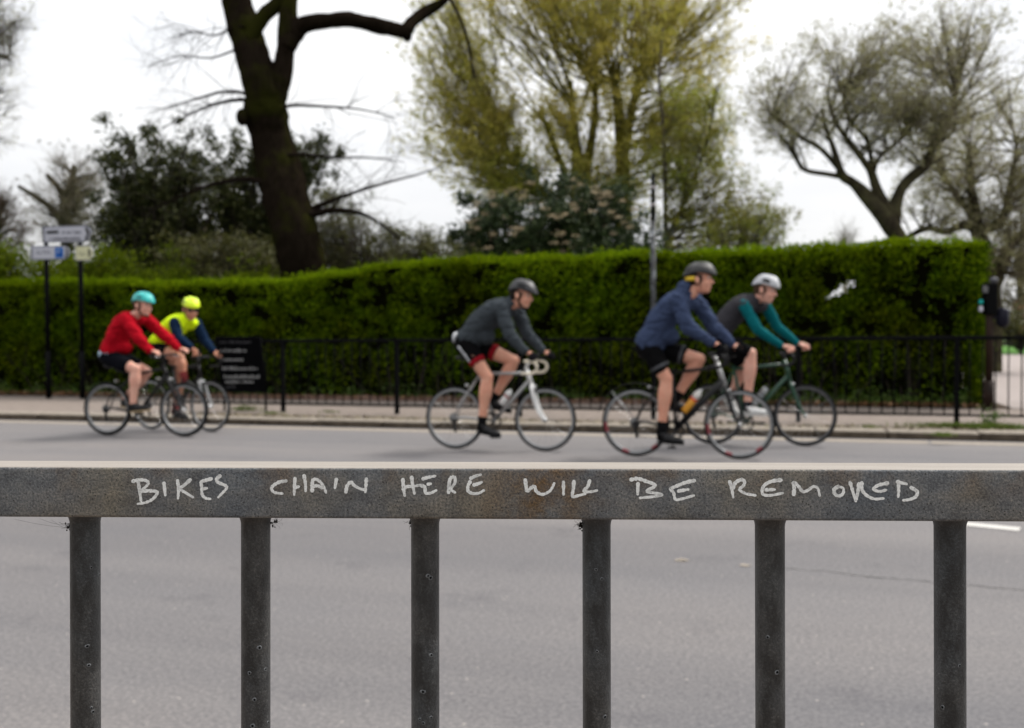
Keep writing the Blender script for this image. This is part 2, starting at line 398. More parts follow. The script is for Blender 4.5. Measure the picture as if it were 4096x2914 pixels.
TWIGDARK = pmat('dark_twig_bark', (0.025, 0.020, 0.016), 0.95, var=0.3, scale=3)

# ------------------------------------------------------------------ road frame: u along the road (towards the right), n away from the camera
TH = math.radians(16.2)
u = np.array([math.cos(TH), -math.sin(TH), 0]); n_ = np.array([math.sin(TH), math.cos(TH), 0]); Zv = np.array([0, 0, 1.0])
K0 = ground(2048, 1724)                                     # foot of the far kerb
KN = float(np.dot(K0, n_))                                  # distance of the far kerb from the camera, across the road
def RP(s, d, z=0.0): return u * s + n_ * d + Zv * z          # road coordinates -> world
def rs(px, py, z): g = ground(px, py, z); return float(np.dot(g, u)), float(np.dot(g, n_))
NEAR = 1.55                                                 # near kerb, across the road
KH = 0.10
HEDGE_N = KN + 4.3                                         # front of the hedge
ROTU = -TH
def strip(name, s0, s1, d0, d1, z, mat, kind='structure', ns=1, parent=None):
    mb = MB(); mb.add([RP(s0, d0, z), RP(s1, d0, z), RP(s1, d1, z), RP(s0, d1, z)], [(0, 1, 2, 3)])
    o = mb.build(name, mat, parent, smooth=False)
    if kind and parent is None: o['kind'] = kind
    return o
g_ = MB(); g_.add([(-600, -600, -0.06), (600, -600, -0.06), (600, 900, -0.06), (-600, 900, -0.06)], [(0, 1, 2, 3)])
tag(g_.build('ground', GROUND, smooth=False), kind='structure')
# road: origin aligned with the road so its texture runs along it
def aligned(name, s0, s1, d0, d1, z, mat, kind='structure', thick=0.0):
    mb = MB(); L, W = s1 - s0, d1 - d0
    if thick: mb.box((L / 2, W / 2, -thick / 2), (L, W, thick))
    else: mb.add([(0, 0, 0), (L, 0, 0), (L, W, 0), (0, W, 0)], [(0, 1, 2, 3)])
    o = mb.build(name, mat, None, smooth=False); o.location = tuple(RP(s0, d0, z)); o.rotation_euler = (0, 0, ROTU)
    if kind: o['kind'] = kind
    return o
road = aligned('road', -90, 90, NEAR, KN, 0.0, ASPHALT)
aligned('pavement', -90, 90, KN + 0.25, HEDGE_N + 0.02, KH - 0.012, PAVE, thick=0.16)
near_p = aligned('near_pavement', -90, 90, NEAR - 6, NEAR - 0.16, KH - 0.01, PAVE, thick=0.16)
# planting bed below the hedge and the lawn behind it
hs_right = rs(3905, 1612, KH)[0]                            # where the hedge ends and the park path begins
aligned('planting_bed', -60, hs_right + 0.3, HEDGE_N + 0.02, HEDGE_N + 2.6, KH + 0.01, SOIL, thick=0.1)
lawn = MB(); lawn.add([RP(-400, HEDGE_N + 2.6, KH - 0.03), RP(400, HEDGE_N + 0.02, KH - 0.03), RP(400, 700, KH - 0.03), RP(-400, 700, KH - 0.03)], [(0, 1, 2, 3)])
tag(lawn.build('lawn', LAWN, smooth=False), kind='structure')
pa = ground(3880, 1640, KH); pb = ground(6200, 1640, KH); pc = ground(6200, 1418, KH); pd = ground(3700, 1418, KH)
pth = MB(); z0 = KH - 0.004
pth.add([RP(hs_right - 0.05, HEDGE_N + 0.03, z0), RP(hs_right + 30, HEDGE_N + 0.03, z0), (pc[0], pc[1], z0), (pd[0], pd[1], z0)], [(0, 1, 2, 3)])
tag(pth.build('park_path', PATHM, smooth=False), kind='structure')

# kerb of single stones, each a little out of line
rng = random.Random(4)
def kerb_row(name, dn, face_dir, s0, s1, width, visible=True):
    k = thing(name, None, None, RP(0, dn, 0)); del_keys = [x for x in ('label', 'category') if x in k]
    k['kind'] = 'structure'; k.rotation_euler = (0, 0, ROTU)
    s = s0; meshes = []
    for L in (0.90, 0.82, 1.0):
        mb = MB(); mb.box((0, 0, 0), (L - 0.012, width, 0.26), bevel=0.018)
        md = []
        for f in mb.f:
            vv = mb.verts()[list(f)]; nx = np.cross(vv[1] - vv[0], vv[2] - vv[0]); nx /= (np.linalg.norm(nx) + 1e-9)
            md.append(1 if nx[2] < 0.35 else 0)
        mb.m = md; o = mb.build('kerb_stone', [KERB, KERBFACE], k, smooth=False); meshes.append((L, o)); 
    first = [True] * 3
    while s < s1:
        i = rng.randrange(3); L, src = meshes[i]
        if first[i]: o = src; first[i] = False
        else: o = copy_part(src, k)
        o.location = (s + L / 2, face_dir * width / 2 + rng.uniform(-0.006, 0.006), KH - 0.13 + rng.uniform(-0.006, 0.006))
        o.rotation_euler = (rng.uniform(-0.01, 0.01), rng.uniform(-0.004, 0.004), rng.uniform(-0.004, 0.004)); s += L
    return k
kerb_row('kerb', KN, 1, -13, 12, 0.32)
kerb_row('near_kerb', NEAR, -1, -4, 4, 0.16)
# pale worn line in the gutter, broken towards the right
s = -16.0
while s < 11:
    L = rng.uniform(1.4, 3.5) if s < 2.5 else rng.uniform(0.55, 0.9)
    o = aligned('edge_line', s, s + L, KN - 0.46, KN - 0.20, 0.004, GUTTER); s += L + (0.03 if s < 2.5 else 0.28)
# dashed centre line: one dash shows past the right end of the rail
mb = MB(); mb.add([ground(x, y, 0.004) for x, y in ((3800, 2096), (4074, 2124), (4084, 2111), (3800, 2083))], [(0, 1, 2, 3)]); tag(mb.build('lane_marking', WHITELINE, smooth=False), kind='structure')
for (x0, y0, x1, y1, w) in ((2715, 2236, 2752, 2242, 0.02), (2700, 2240, 2740, 2243, 0.02), (2963, 2258, 2997, 2264, 0.022)):
    a, b = ground(x0, y0, 0.004), ground(x1, y1, 0.004); p = np.array([-(b - a)[1], (b - a)[0], 0]); p = nrm(p) * w
    mb = MB(); mb.add([a - p, b - p, b + p, a + p], [(0, 1, 2, 3)]); tag(mb.build('worn_marking', GUTTER, smooth=False), kind='structure')
# tar-filled crack across the lane
cpx = [(3120, 2270), (3180, 2276), (3240, 2283), (3290, 2282), (3350, 2291), (3420, 2300), (3480, 2306), (3560, 2313), (3625, 2318), (3700, 2325), (3790, 2338), (3900, 2341), (3990, 2352), (4110, 2360)]
cp = np.array([ground(x, y, 0.0025) for x, y in cpx]); cp = catmull(cp, 5)
cp[:, :2] += np.random.RandomState(2).normal(0, 0.006, (len(cp), 2)); tt = nrm(np.gradient(cp, axis=0)); pn = np.stack([-tt[:, 1], tt[:, 0], tt[:, 2] * 0], 1)
w = np.random.RandomState(3).uniform(0.001, 0.008, len(cp))[:, None]
mb = MB(); vv = np.concatenate([cp - pn * w, cp + pn * w]); k = len(cp); mb.add(vv, [(i, i + 1, k + i + 1, k + i) for i in range(k - 1)])
tag(mb.build('road_crack', CRACK, smooth=False), kind='structure')

# ------------------------------------------------------------------ the weathered railing in front of the camera
rl_l, rl_r = 0.677, 0.651
def rail_depth(px): return rl_l + (rl_r - rl_l) * px / 4096.0
A_ = at(0, 1868.5, rl_l); B_ = at(4096, 1880, rl_r)          # top front edge
ax = nrm(B_ - A_); fn = nrm(np.array([ax[1], -ax[0], 0]))     # fn: out of the front face, to the camera
RH, RW = 0.0345, 0.036
mid_ = (A_ + B_) / 2
base_ = np.array([mid_[0], mid_[1] - fn[1] * RW / 2, KH - 0.01])
railing = thing('railing', 'weathered dark metal railing with white hand-painted words on its top rail', 'railing', base_)
upv = np.cross(ax, -fn) if np.cross(ax, -fn)[2] > 0 else np.cross(-fn, ax)
RM = np.array([ax, -fn, upv]).T                              # rail frame: x along, y back, z up
rail_len0, rail_len1 = -1.02, 0.98
def rail_section(L0, L1, h, w, r, seg=4):
    """rounded box section swept along x: z from -h..0, y 0..w, finely cut along x"""
    pts = []
    for (cy, cz, a0) in ((w - r, -r, 0), (r, -r, 90), (r, -h + r, 180), (w - r, -h + r, 270)):
        for i in range(seg + 1):
            a = math.radians(a0 + 90 * i / seg); pts.append((cy + r * math.cos(a), cz + r * math.sin(a)))
    xs = np.linspace(L0, L1, 60); V = []; fs = []; k = len(pts)
    for x in xs:
        for (y, z) in pts: V.append((x, y, z))
    for i in range(len(xs) - 1):
        for j in range(k): fs.append((i * k + j, i * k + (j + 1) % k, (i + 1) * k + (j + 1) % k, (i + 1) * k + j))
    fs.append(tuple(range(k))[::-1]); fs.append(tuple((len(xs) - 1) * k + j for j in range(k)))
    return np.array(V), fs
V, fs = rail_section(rail_len0, rail_len1, RH, RW, 0.0022)
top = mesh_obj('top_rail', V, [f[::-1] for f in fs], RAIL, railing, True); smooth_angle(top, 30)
off = Matrix.Translation(Vector(mid_ - base_)) @ Matrix(((RM[0, 0], RM[0, 1], RM[0, 2], 0), (RM[1, 0], RM[1, 1], RM[1, 2], 0), (RM[2, 0], RM[2, 1], RM[2, 2], 0), (0, 0, 0, 1)))
top.matrix_local = off
V, fs = rail_section(rail_len0, rail_len1, 0.03, 0.03, 0.002); lowr = mesh_obj('bottom_rail', V + [0, 0.003, 0], [f[::-1] for f in fs], BAR, railing, True); smooth_angle(lowr, 30)
lowr.matrix_local = Matrix.Translation((0, 0, -(mid_[2] - base_[2]) + 0.16)) @ off
# bars: centre pixel at the rail, slight lean, radius
bars = [(341, 9, 0.0100), (1023, 1, 0.0100), (1700.5, 4, 0.00975), (2386, 5, 0.0097), (3079, 8, 0.0100), (3799, 6, 0.0102)]
sp_ = 0.1142
def ray_rail(px, py, back):
    return on_plane(px, py, mid_ - fn * back, fn)
barc = []
for px, lean, r in bars:
    p = ray_rail(px, 2085, RW / 2); q = ray_rail(px + lean * 0.25, 2914, RW / 2); dq = nrm(q - p); zb = mid_[2] - RH + ax[2] * np.dot(p - mid_, ax) + 0.0004; barc.append((p + dq * ((zb - p[2]) / dq[2]), dq, r))
d0 = float(np.dot(barc[0][0] - mid_, ax)); d1 = float(np.dot(barc[-1][0] - mid_, ax))
extra = [d0 - sp_ * k for k in range(1, 6)] + [d1 + sp_ * k for k in range(1, 6)]
for e in extra: barc.append((mid_ + ax * e - fn * RW / 2 - Zv * RH, np.array([0, 0, -1.0]), 0.0100))
rs_ = np.random.RandomState(11)
def blister(bar, c, nor, size):
    """burst paint blister: pale raised ring with a dark pit"""
    nor = nrm(nor); a = nrm(np.cross(nor, [0, 0, 1.0])); b = np.cross(nor, a); mb = MB(); k = 9
    rr = [size, size * 0.62, size * 0.5, size * 0.0]; hh = [-0.0002, 0.0005, 0.0002, -0.0001]; V = []
    jit = rs_.uniform(0.75, 1.25, k)
    for j in range(3):
        for i in range(k):
            an = 2 * math.pi * i / k; V.append(c + (a * math.cos(an) + b * math.sin(an)) * rr[j] * (jit[i] if j < 2 else 1) + nor * hh[j])
    V.append(c + nor * 0.0001); f = []; ms = []
    for j in range(2):
        for i in range(k): f.append((j * k + i, j * k + (i + 1) % k, (j + 1) * k + (i + 1) % k, (j + 1) * k + i)); ms.append(0)
    for i in range(k): f.append((2 * k + i, 2 * k + (i + 1) % k, 3 * k)); ms.append(1)
    mb.add(V, f, ms); return mb.build('paint_blister', [BLISTER, PIT], bar, True)
BLISTER = pmat('blister_paint', (0.13, 0.136, 0.142), 0.6, var=0.4, scale=500); PIT = pmat('blister_pit', (0.006, 0.006, 0.006), 0.9)
blist = {0: [(365, 2272), (397, 2300), (349, 2586), (355, 2662), (365, 2833), (372, 2848)], 1: [(1038, 2592), (1062, 2677), (998, 2694), (1018, 2800), (1072, 2890), (1010, 2905)],
         2: [(1713, 2305), (1722, 2312), (1725, 2621), (1692, 2768), (1724, 2870), (1693, 2893), (1680, 2878)], 3: [(2384, 2279), (2407, 2317), (2388, 2606), (2419, 2869)], 4: [(3070, 2550), (3108, 2690)], 5: [(3838, 2664), (3770, 2830)]}
for i, (p, d, r) in enumerate(barc):
    L = p[2] - KH - 0.005 if abs(d[2]) > 0.9 else 1.0
    L = min(L / abs(d[2]), 1.2); ts = np.concatenate([[-0.0], np.linspace(0.001, 0.0065, 4), np.linspace(0.03, L, 40)])
    rad = np.array([r + 0.0030] + [r + 0.0028 * (1 - k / 4.0) ** 1.6 for k in range(1, 5)] + [r] * 40)
    path = p[None, :] + d[None, :] * ts[:, None] - base_
    path = path.copy(); path[:, :] = path
    mb = MB(); mb.tube(path, rad, 40); o = mb.build('bar', BAR, railing, True)
    if i in blist:
        for (bx, by) in blist[i]:
            v = ray(bx, by); v = v / np.linalg.norm(v); w = CAM - p                      # ray against the bar's cylinder
            aa = v - d * np.dot(v, d); bb_ = w - d * np.dot(w, d); A2 = np.dot(aa, aa); B2 = np.dot(aa, bb_); C2 = np.dot(bb_, bb_) - r * r
            disc = B2 * B2 - A2 * C2
            if disc <= 0: continue
            t_ = (-B2 - math.sqrt(disc)) / A2; hit = CAM + v * t_; cen = p + d * np.dot(hit - p, d)
            blister(o, hit - base_, hit - cen, rs_.uniform(0.0011, 0.0019))
for e in (rail_len0 + 0.01, rail_len1 - 0.01):
    c = mid_ + ax * e - fn * RW / 2 - base_; mb = MB(); mb.box((c[0], c[1], (c[2] - RH) / 2), (0.05, 0.05, c[2] - RH), bevel=0.003); mb.build('post', BAR, railing, False)
# painted letters: strokes traced on the front face
def zA(x, y): return 500 + x / 1.522, 1880 + y / 1.522
def zB(x, y): return 2000 + x / 1.2683, 1880 + y / 1.2683
LET = [
 (zA, [[(48,70),(85,62),(125,65),(142,80),(130,100),(95,128)], [(80,68),(88,120),(98,190)], [(95,130),(150,128),(190,132),(195,146),(170,178),(130,198),(78,208)]]),
 (zA, [[(238,82),(246,155)]]),
 (zA, [[(320,65),(326,120),(323,175)], [(398,60),(360,95),(335,115),(370,140),(415,168)]]),
 (zA, [[(525,55),(490,65),(465,75),(468,110),(470,150),(490,172),(520,178)], [(468,118),(500,112)]]),
 (zA, [[(578,38),(560,55),(565,75),(610,95),(620,110),(600,135),(568,168)]]),
 (zA, [[(980,68),(940,75),(905,95),(892,115),(910,138),(960,145)]]),
 (zA, [[(1035,52),(1032,100),(1030,155)], [(1090,35),(1098,80),(1100,130)], [(1035,108),(1060,102)]]),
 (zA, [[(1140,128),(1140,90),(1145,62),(1165,58),(1190,75),(1210,105),(1225,140)], [(1150,100),(1175,98),(1200,112)]]),
 (zA, [[(1287,58),(1278,112)]]),
 (zA, [[(1345,135),(1352,100),(1375,75),(1395,95),(1430,115),(1460,122)], [(1470,55),(1467,95),(1463,135)]]),
 (zA, [[(1692,58),(1695,105),(1703,158)], [(1745,45),(1752,95),(1762,145)], [(1695,118),(1715,103),(1760,100),(1800,92)]]),
 (zA, [[(1815,55),(1850,45),(1890,38)], [(1845,88),(1862,85)], [(1800,95),(1825,105),(1830,140),(1860,142),(1895,125)]]),
 (zA, [[(1970,140),(1972,100),(1978,60),(1990,45),(2008,48),(2008,80),(1985,115),(1995,130),(2010,138)]]),
 (zA, [[(2105,52),(2130,40),(2165,30)], [(2125,92),(2150,85),(2172,75)], [(2100,75),(2088,100),(2090,130),(2120,145),(2155,142),(2185,125)]]),
 (zB, [[(128,52),(132,80),(138,108),(160,90),(175,85),(185,110),(215,125),(250,110),(265,90),(275,68)]]),
 (zB, [[(322,62),(322,125)]]),
 (zB, [[(375,58),(372,95),(368,135),(400,130),(432,122)]]),
 (zB, [[(455,55),(445,85),(425,108),(455,112),(492,105)]]),
 (zB, [[(665,50),(700,45),(740,58),(785,75),(775,90),(745,110),(820,125),(790,135),(710,143)], [(700,70),(698,125)]]),
 (zB, [[(985,55),(940,65),(890,85),(865,98),(880,115),(890,150),(920,148),(985,130)], [(905,108),(955,100)]]),
 (zB, [[(1165,60),(1175,95),(1183,140)], [(1180,95),(1195,65),(1225,50),(1240,60),(1235,80),(1215,100),(1245,120),(1295,130)]]),
 (zB, [[(1425,52),(1380,58),(1345,75),(1330,100),(1335,125),(1370,130),(1435,118)], [(1350,102),(1395,100)]]),
 (zB, [[(1490,125),(1492,95),(1490,65),(1515,85),(1535,110),(1560,105),(1590,85),(1612,95),(1622,132)]]),
 (zB, [[(1715,85),(1695,100),(1700,125),(1725,132),(1742,115),(1738,92),(1712,85)]]),
 (zB, [[(1775,62),(1785,95),(1805,160)], [(1820,70),(1815,110),(1808,150)], [(1835,65),(1835,100),(1860,130),(1900,148),(1945,145)]]),
 (zB, [[(1965,68),(1920,78),(1895,98),(1925,110),(1960,102)]]),
 (zB, [[(2020,60),(2022,100),(2020,138)], [(2015,62),(2062,72)], [(2085,90),(2115,110),(2110,135),(2080,150),(2045,155)]]),
]
pm, t_, b_ = new_mat('worn_white_paint')
nf1 = tex(t_, 700, 4, 0.7); ff = ramp(t_, nf1.outputs['Fac'], [(0.30, (0.18, 0.18, 0.175)), (0.40, (0.70, 0.71, 0.70)), (0.7, (0.86, 0.87, 0.86))])
nf2 = tex(t_, 120, 3, 0.6); f2 = ramp(t_, nf2.outputs['Fac'], [(0.34, (0.72, 0.72, 0.72)), (0.5, (1, 1, 1))])
t_.links.new(mixc(t_, 1.0, ff, f2, 'MULTIPLY'), b_.inputs['Base Color']); b_.inputs['Roughness'].default_value = 0.6; bump(t_, nf1.outputs['Fac'], 0.4, 0.001, b_)
iv = off.inverted(); lay = 0
for conv, strokes in LET:
    mb = MB()
    for st in strokes:
        pts = []
        for p in st:
            px, py = conv(*p); w = on_plane(px, py, mid_, fn); pts.append(np.array(iv @ Vector(w - base_)))
        pts = catmull(pts, 6); k = len(pts); tq = nrm(np.gradient(pts, axis=0)); pq = np.stack([-tq[:, 2], tq[:, 1] * 0, tq[:, 0]], 1)
        tt = np.linspace(0, 1, k); w = 0.00112 * (1.12 - 0.38 * tt) * (1 + 0.12 * np.sin(np.arange(k) * 1.7 + lay) + 0.06 * rs_.normal(size=k))
        e0 = pts[0] - tq[0] * w[0] * 0.8; e1 = pts[-1] + tq[-1] * w[-1] * 0.8
        lay += 1; y = -0.00016 - 0.00003 * (lay % 5)
        Pth = np.concatenate([[e0], pts, [e1]]); ww = np.concatenate([[w[0] * 0.5], w, [w[-1] * 0.45]])[:, None]; pp = np.concatenate([[pq[0]], pq, [pq[-1]]])
        L_ = Pth - pp * ww; R_ = Pth + pp * ww; L_[:, 1] = y; R_[:, 1] = y; k2 = len(Pth)
        B1, B2_ = L_.copy(), R_.copy(); B1[:, 1] = 0.0002; B2_[:, 1] = 0.0002
        V = np.concatenate([L_, R_, B1, B2_]); F = []
        for i in range(k2 - 1):
            F += [(i, i + 1, k2 + i + 1, k2 + i), (2 * k2 + i, 2 * k2 + i + 1, i + 1, i), (k2 + i, k2 + i + 1, 3 * k2 + i + 1, 3 * k2 + i)]
        F += [(0, k2, 3 * k2, 2 * k2), (k2 - 1, 3 * k2 - 1, 4 * k2 - 1, 2 * k2 - 1)]
        mb.add(V, F)
    mb.build('painted_letter', pm, top, False)
# cobwebs in the corners under the rail
WEB = pmat('cobweb_silk', (0.03, 0.028, 0.025), 0.9, var=0.3)
def web(label, px, py, side, n, size, seed):
    o = thing('cobweb', label, 'cobweb', ray_rail(px, py, RW / 2)); c0 = np.array(o.location); r_ = np.random.RandomState(seed); mb = MB()
    for i in range(n):
        L = size * r_.uniform(0.25, 1.0); d = nrm(np.array([side * r_.uniform(-0.2, 1.0), r_.uniform(-0.4, 0.4), r_.uniform(-1.0, 0.25)]))
        k = 7; p = np.zeros((k, 3)); p[0] = r_.normal(0, 0.0012, 3)
        for j in range(1, k):
            d = nrm(d + r_.normal(0, 0.35, 3)); p[j] = p[j - 1] + d * L / k
        mb.tube(p, np.full(k, r_.uniform(0.00004, 0.00011)), 3, False)
    for i in range(int(n * 0.5)): mb.ell(r_.normal(0, 0.0016, 3) + [0, 0, -size * r_.uniform(0, 0.35)], r_.uniform(0.0003, 0.0012, 3), seg=6, rings=4)
    mb.build('strand', WEB, o, False); return o
o1 = web('wispy cobweb strands on the bar below the blank end of the rail', 274, 2098, -1, 14, 0.009, 1)
mb = MB()
for (x0, y0, x1, y1) in ((160, 2076, 272, 2104), (60, 2078, 272, 2112), (205, 2080, 275, 2118)):
    a = ray_rail(x0, y0, RW / 2) - np.array(o1.location); b = ray_rail(x1, y1, RW / 2) - np.array(o1.location); t4 = np.linspace(0, 1, 8)[:, None]
    p = a * (1 - t4) + b * t4; p[:, 2] -= 0.0008 * np.sin(math.pi * t4[:, 0]); mb.tube(p, 0.00007, 3, False)
mb.build('strand', WEB, o1, False)
web('small dark cobweb clump hanging beside the bar below the word CHAIN', 1096, 2084, 1, 18, 0.011, 2)
web('dark cobweb clump in the corner above the bar under the word WILL', 2328, 2094, -1, 26, 0.009, 3)
web('tiny cobweb wisp on the bar below the word HERE', 1643, 2090, -1, 10, 0.006, 4)

# ------------------------------------------------------------------ vegetation tools (vectorised)
def leaves_obj(name, c, size, mat, parent, rg, aspect=0.55, up=0.0, nor=None, kind='stuff', jit=0.35):
    """kite-shaped leaves at points c"""
    n = len(c); d = rg.normal(size=(n, 3))
    if nor is not None: d = d * 0.8 + nor
    d[:, 2] += up; d = nrm(d)                                 # leaf normal
    a = nrm(np.cross(d, rg.normal(size=(n, 3)))); b = np.cross(d, a)
    s_ = (size * (1 + jit * rg.normal(size=n))).clip(size * 0.35, size * 2)[:, None]
    V = np.stack([c - a * s_ * 0.5, c + b * s_ * aspect * 0.5 + a * s_ * 0.05, c + a * s_ * 0.5 + d * s_ * 0.12, c - b * s_ * aspect * 0.5 + a * s_ * 0.05], 1).reshape(-1, 3)
    F = np.arange(n * 4).reshape(-1, 4)
    o = mesh_obj(name, V, F, mat, parent, False)
    if kind: o['kind'] = kind
    return o
def seg_tubes(p0, p1, r0, r1, sides, rg):
    d = nrm(p1 - p0); ref = np.where(np.abs(d[:, 2:3]) < 0.9, np.array([[0, 0, 1.0]]), np.array([[1.0, 0, 0]]))
    a = nrm(np.cross(d, ref)); b = np.cross(d, a); ang = np.linspace(0, 2 * math.pi, sides, endpoint=False)
    off_ = a[:, None, :] * np.cos(ang)[None, :, None] + b[:, None, :] * np.sin(ang)[None, :, None]
    V = np.concatenate([p0[:, None, :] + off_ * r0[:, None, None], p1[:, None, :] + off_ * r1[:, None, None]], 1)
    n = len(p0); base = (np.arange(n) * 2 * sides)[:, None, None]; j = np.arange(sides); j2 = (j + 1) % sides
    q = np.stack([j, j2, j2 + sides, j + sides], 1)[None]
    return V.reshape(-1, 3), (base + q).reshape(-1, 4)
def nodes_mesh(sets, sides, rg):
    """sets: list of (nodes (N,k,3), radii (N,k)) -> verts, quads"""
    Vs, Fs, n = [], [], 0
    for nd, rd in sets:
        if len(nd) == 0: continue
        p0 = nd[:, :-1].reshape(-1, 3); p1 = nd[:, 1:].reshape(-1, 3)
        V, F = seg_tubes(p0, p1, rd[:, :-1].ravel(), rd[:, 1:].ravel(), sides, rg); Vs.append(V); Fs.append(F + n); n += len(V)
    return np.concatenate(Vs), np.concatenate(Fs)
def grow(st, d, L, r, k, wander, trop, rg, taper=0.35):
    n = len(st); nd = np.zeros((n, k + 1, 3)); nd[:, 0] = st; d = nrm(d)
    for j in range(k):
        d = nrm(d + rg.normal(0, wander, (n, 3)) + np.array([0, 0, trop])); nd[:, j + 1] = nd[:, j] + d * (L / k)[:, None]
    rd = r[:, None] * np.linspace(1, taper, k + 1)[None, :]; return nd, rd
def spawn(nd, rd, count, f0, f1, spread, fwd, rg, minr=0.002):
    """start points and directions of side shoots along the given branches"""
    n, k = nd.shape[0], nd.shape[1] - 1
    i = rg.randint(0, n, count); f = rg.uniform(f0, f1, count) * k; j = np.minimum(f.astype(int), k - 1); fr = (f - j)[:, None]
    p = nd[i, j] * (1 - fr) + nd[i, j + 1] * fr; t = nrm(nd[i, j + 1] - nd[i, j])
    q = rg.normal(size=(count, 3)); q = nrm(q - t * np.sum(q * t, 1, keepdims=True))
    d = nrm(t * fwd + q * spread); r = rd[i, j] * (1 - fr[:, 0]) + rd[i, j + 1] * fr[:, 0]
    return p, d, np.maximum(r, minr), f / k
def limbs_to(starts, targets, k, rg, lift=0.25, wob=0.06, r0=0.05, r1=0.012):
    """curved limbs from starts to targets, rising first outward then upward"""
    n = len(starts); t = np.linspace(0, 1, k + 1)[None, :, None]; L = np.linalg.norm(targets - starts, axis=1)[:, None]
    m = starts * 0.45 + targets * 0.55; m[:, 2] -= lift * L[:, 0]
    nd = (1 - t) ** 2 * starts[:, None] + 2 * t * (1 - t) * m[:, None] + t * t * targets[:, None]
    w = np.cumsum(rg.normal(0, 1, (n, k + 1, 3)), 1) * wob * L[:, :, None] / k; w[:, 0] = 0; nd = nd + w
    rd = (np.asarray(r0) * np.ones(n))[:, None] * (1 - np.linspace(0, 1, k + 1)[None, :]) ** 0.8 + r1; return nd, rd
def in_ell(cs, n, rg, shell=0.0):
    """points in a set of ellipsoids [(centre, radii)], weighted by volume"""
    vol = np.array([np.prod(r) ** 0.8 for c, r in cs]); pick = rg.choice(len(cs), n, p=vol / vol.sum())
    d = nrm(rg.normal(size=(n, 3))); rr = rg.uniform(shell, 1, n)[:, None] ** (1 / 2.4)
    C = np.array([c for c, r in cs])[pick]; R = np.array([r for c, r in cs])[pick]; return C + d * rr * R
def put(o, V): return V - np.array(o.location)
def trunk_mesh(mb, pts, radii, origin, rg, sides=14, k=6, rough=0.05, ridge=0.10):
    P_ = catmull(pts, k); R_ = np.interp(np.linspace(0, 1, len(P_)), np.linspace(0, 1, len(radii)), radii)
    sm_ = np.convolve(rg.normal(size=len(R_) + 8), np.ones(9) / 3, 'valid'); R_ = R_ * (1 + rough * 0.6 * sm_)
    n0 = mb.n; mb.tube(P_ - origin, R_, sides); V = mb.v[-1]; ph = rg.uniform(0, 9)
    for i in range(len(P_)):
        c_ = P_[i] - origin
        for j in range(sides):
            a_ = 2 * math.pi * j / sides; q = i * sides + j
            V[q] = c_ + (V[q] - c_) * (1 + ridge * (mnoise.noise((math.cos(a_) * 3.2, math.sin(a_) * 3.2, i * 0.16 + ph)) + 0.6 * mnoise.noise((math.cos(a_) * 7, math.sin(a_) * 7, i * 0.3 + ph))))
def px_path(pts, Y, jit=0.0, rg=None):
    """[(view x, view y, view radius)] -> points and radii in metres at depth Y (optionally wandering in depth)"""
    P_, R_ = [], []; yy = Y
    for i, (x, y, r) in enumerate(pts):
        if rg is not None: yy = Y + jit * math.sin(i * 1.3 + 0.5) * min(i, 3) / 3
        P_.append(atv(x, y, yy)); R_.append(r * VW * yy / FPX)
    return np.array(P_), np.array(R_)
def ellv(x, y, rx, ry, Y, ryd=None):
    """crown ellipsoid from view-pixel centre and radii at depth Y"""
    s_ = VW * Y / FPX; return (atv(x, y, Y), np.array([rx * s_, (ryd if ryd else 0.5 * (rx + ry) * s_), ry * s_]))

# ------------------------------------------------------------------ the clipped hedge
rg = np.random.RandomState(21)
HEDGE_LEAF = leaf_mat('hedge_leaves', [(0.013, 0.029, 0.0008), (0.037, 0.074, 0.002), (0.070, 0.122, 0.003), (0.125, 0.190, 0.005)], 0.28, 0.7, 0.0, patch=(0.8, (0.85, 0.66, 0.6)))
HEDGE_NEW = leaf_mat('hedge_new_leaves', [(0.070, 0.125, 0.003), (0.120, 0.190, 0.004), (0.18, 0.25, 0.006)], 0.35, 0.7, 0.0, patch=(0.7, (0.75, 0.7, 0.6)))
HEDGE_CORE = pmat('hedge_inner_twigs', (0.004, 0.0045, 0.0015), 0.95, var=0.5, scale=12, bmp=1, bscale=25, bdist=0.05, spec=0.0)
def s_of(px): return float(np.dot(on_plane(px, 1400, RP(0, HEDGE_N, 0), n_), u))
hp = [(-700, 2.46), (0, 2.46), (650, 2.36), (1000, 2.33), (1150, 2.36), (1300, 2.46), (1500, 2.56), (1800, 2.62), (2050, 2.64), (2700, 2.65), (3200, 2.68), (3500, 2.70), (3800, 2.70), (3890, 2.68)]
hx = np.array([s_of(p) for p, h in hp]); hh = np.array([h for p, h in hp])
S0, S1 = s_of(-620), hs_right - 0.12
def htop(s): return np.interp(s, hx, hh) + 0.016 * np.sin(s * 1.7) + 0.014 * np.sin(s * 4.3 + 1)
def hfront(s, z): return 0.12 * np.sin(s * 0.9 + z) + 0.07 * np.sin(s * 2.6 + 2.1 * z) + 0.05 * np.sin(s * 6.1 - 3 * z) - 0.16 * (z - 1.7)
HW = 1.35
holes = [(3360, 1164, 0.038), (3388, 1146, 0.045), (3330, 1183, 0.04), (3402, 1168, 0.028)]
hsz = []
for px, py, r in holes:
    g = on_plane(px, py, RP(0, HEDGE_N + 0.2, 0), n_); hsz.append((float(np.dot(g, u)), g[2], r))
def hole_mask(s, z, grow_=1.0):
    m = np.zeros(len(s), bool)
    for hs, hz, r in hsz: m |= ((s - hs) ** 2 + (z - hz) ** 2) < (r * grow_) ** 2
    return m
hedge_o = RP(s_of(2048), HEDGE_N + 0.5, KH)
hedge = thing('hedge', 'long clipped green hedge behind the black street railing', 'hedge', hedge_o)
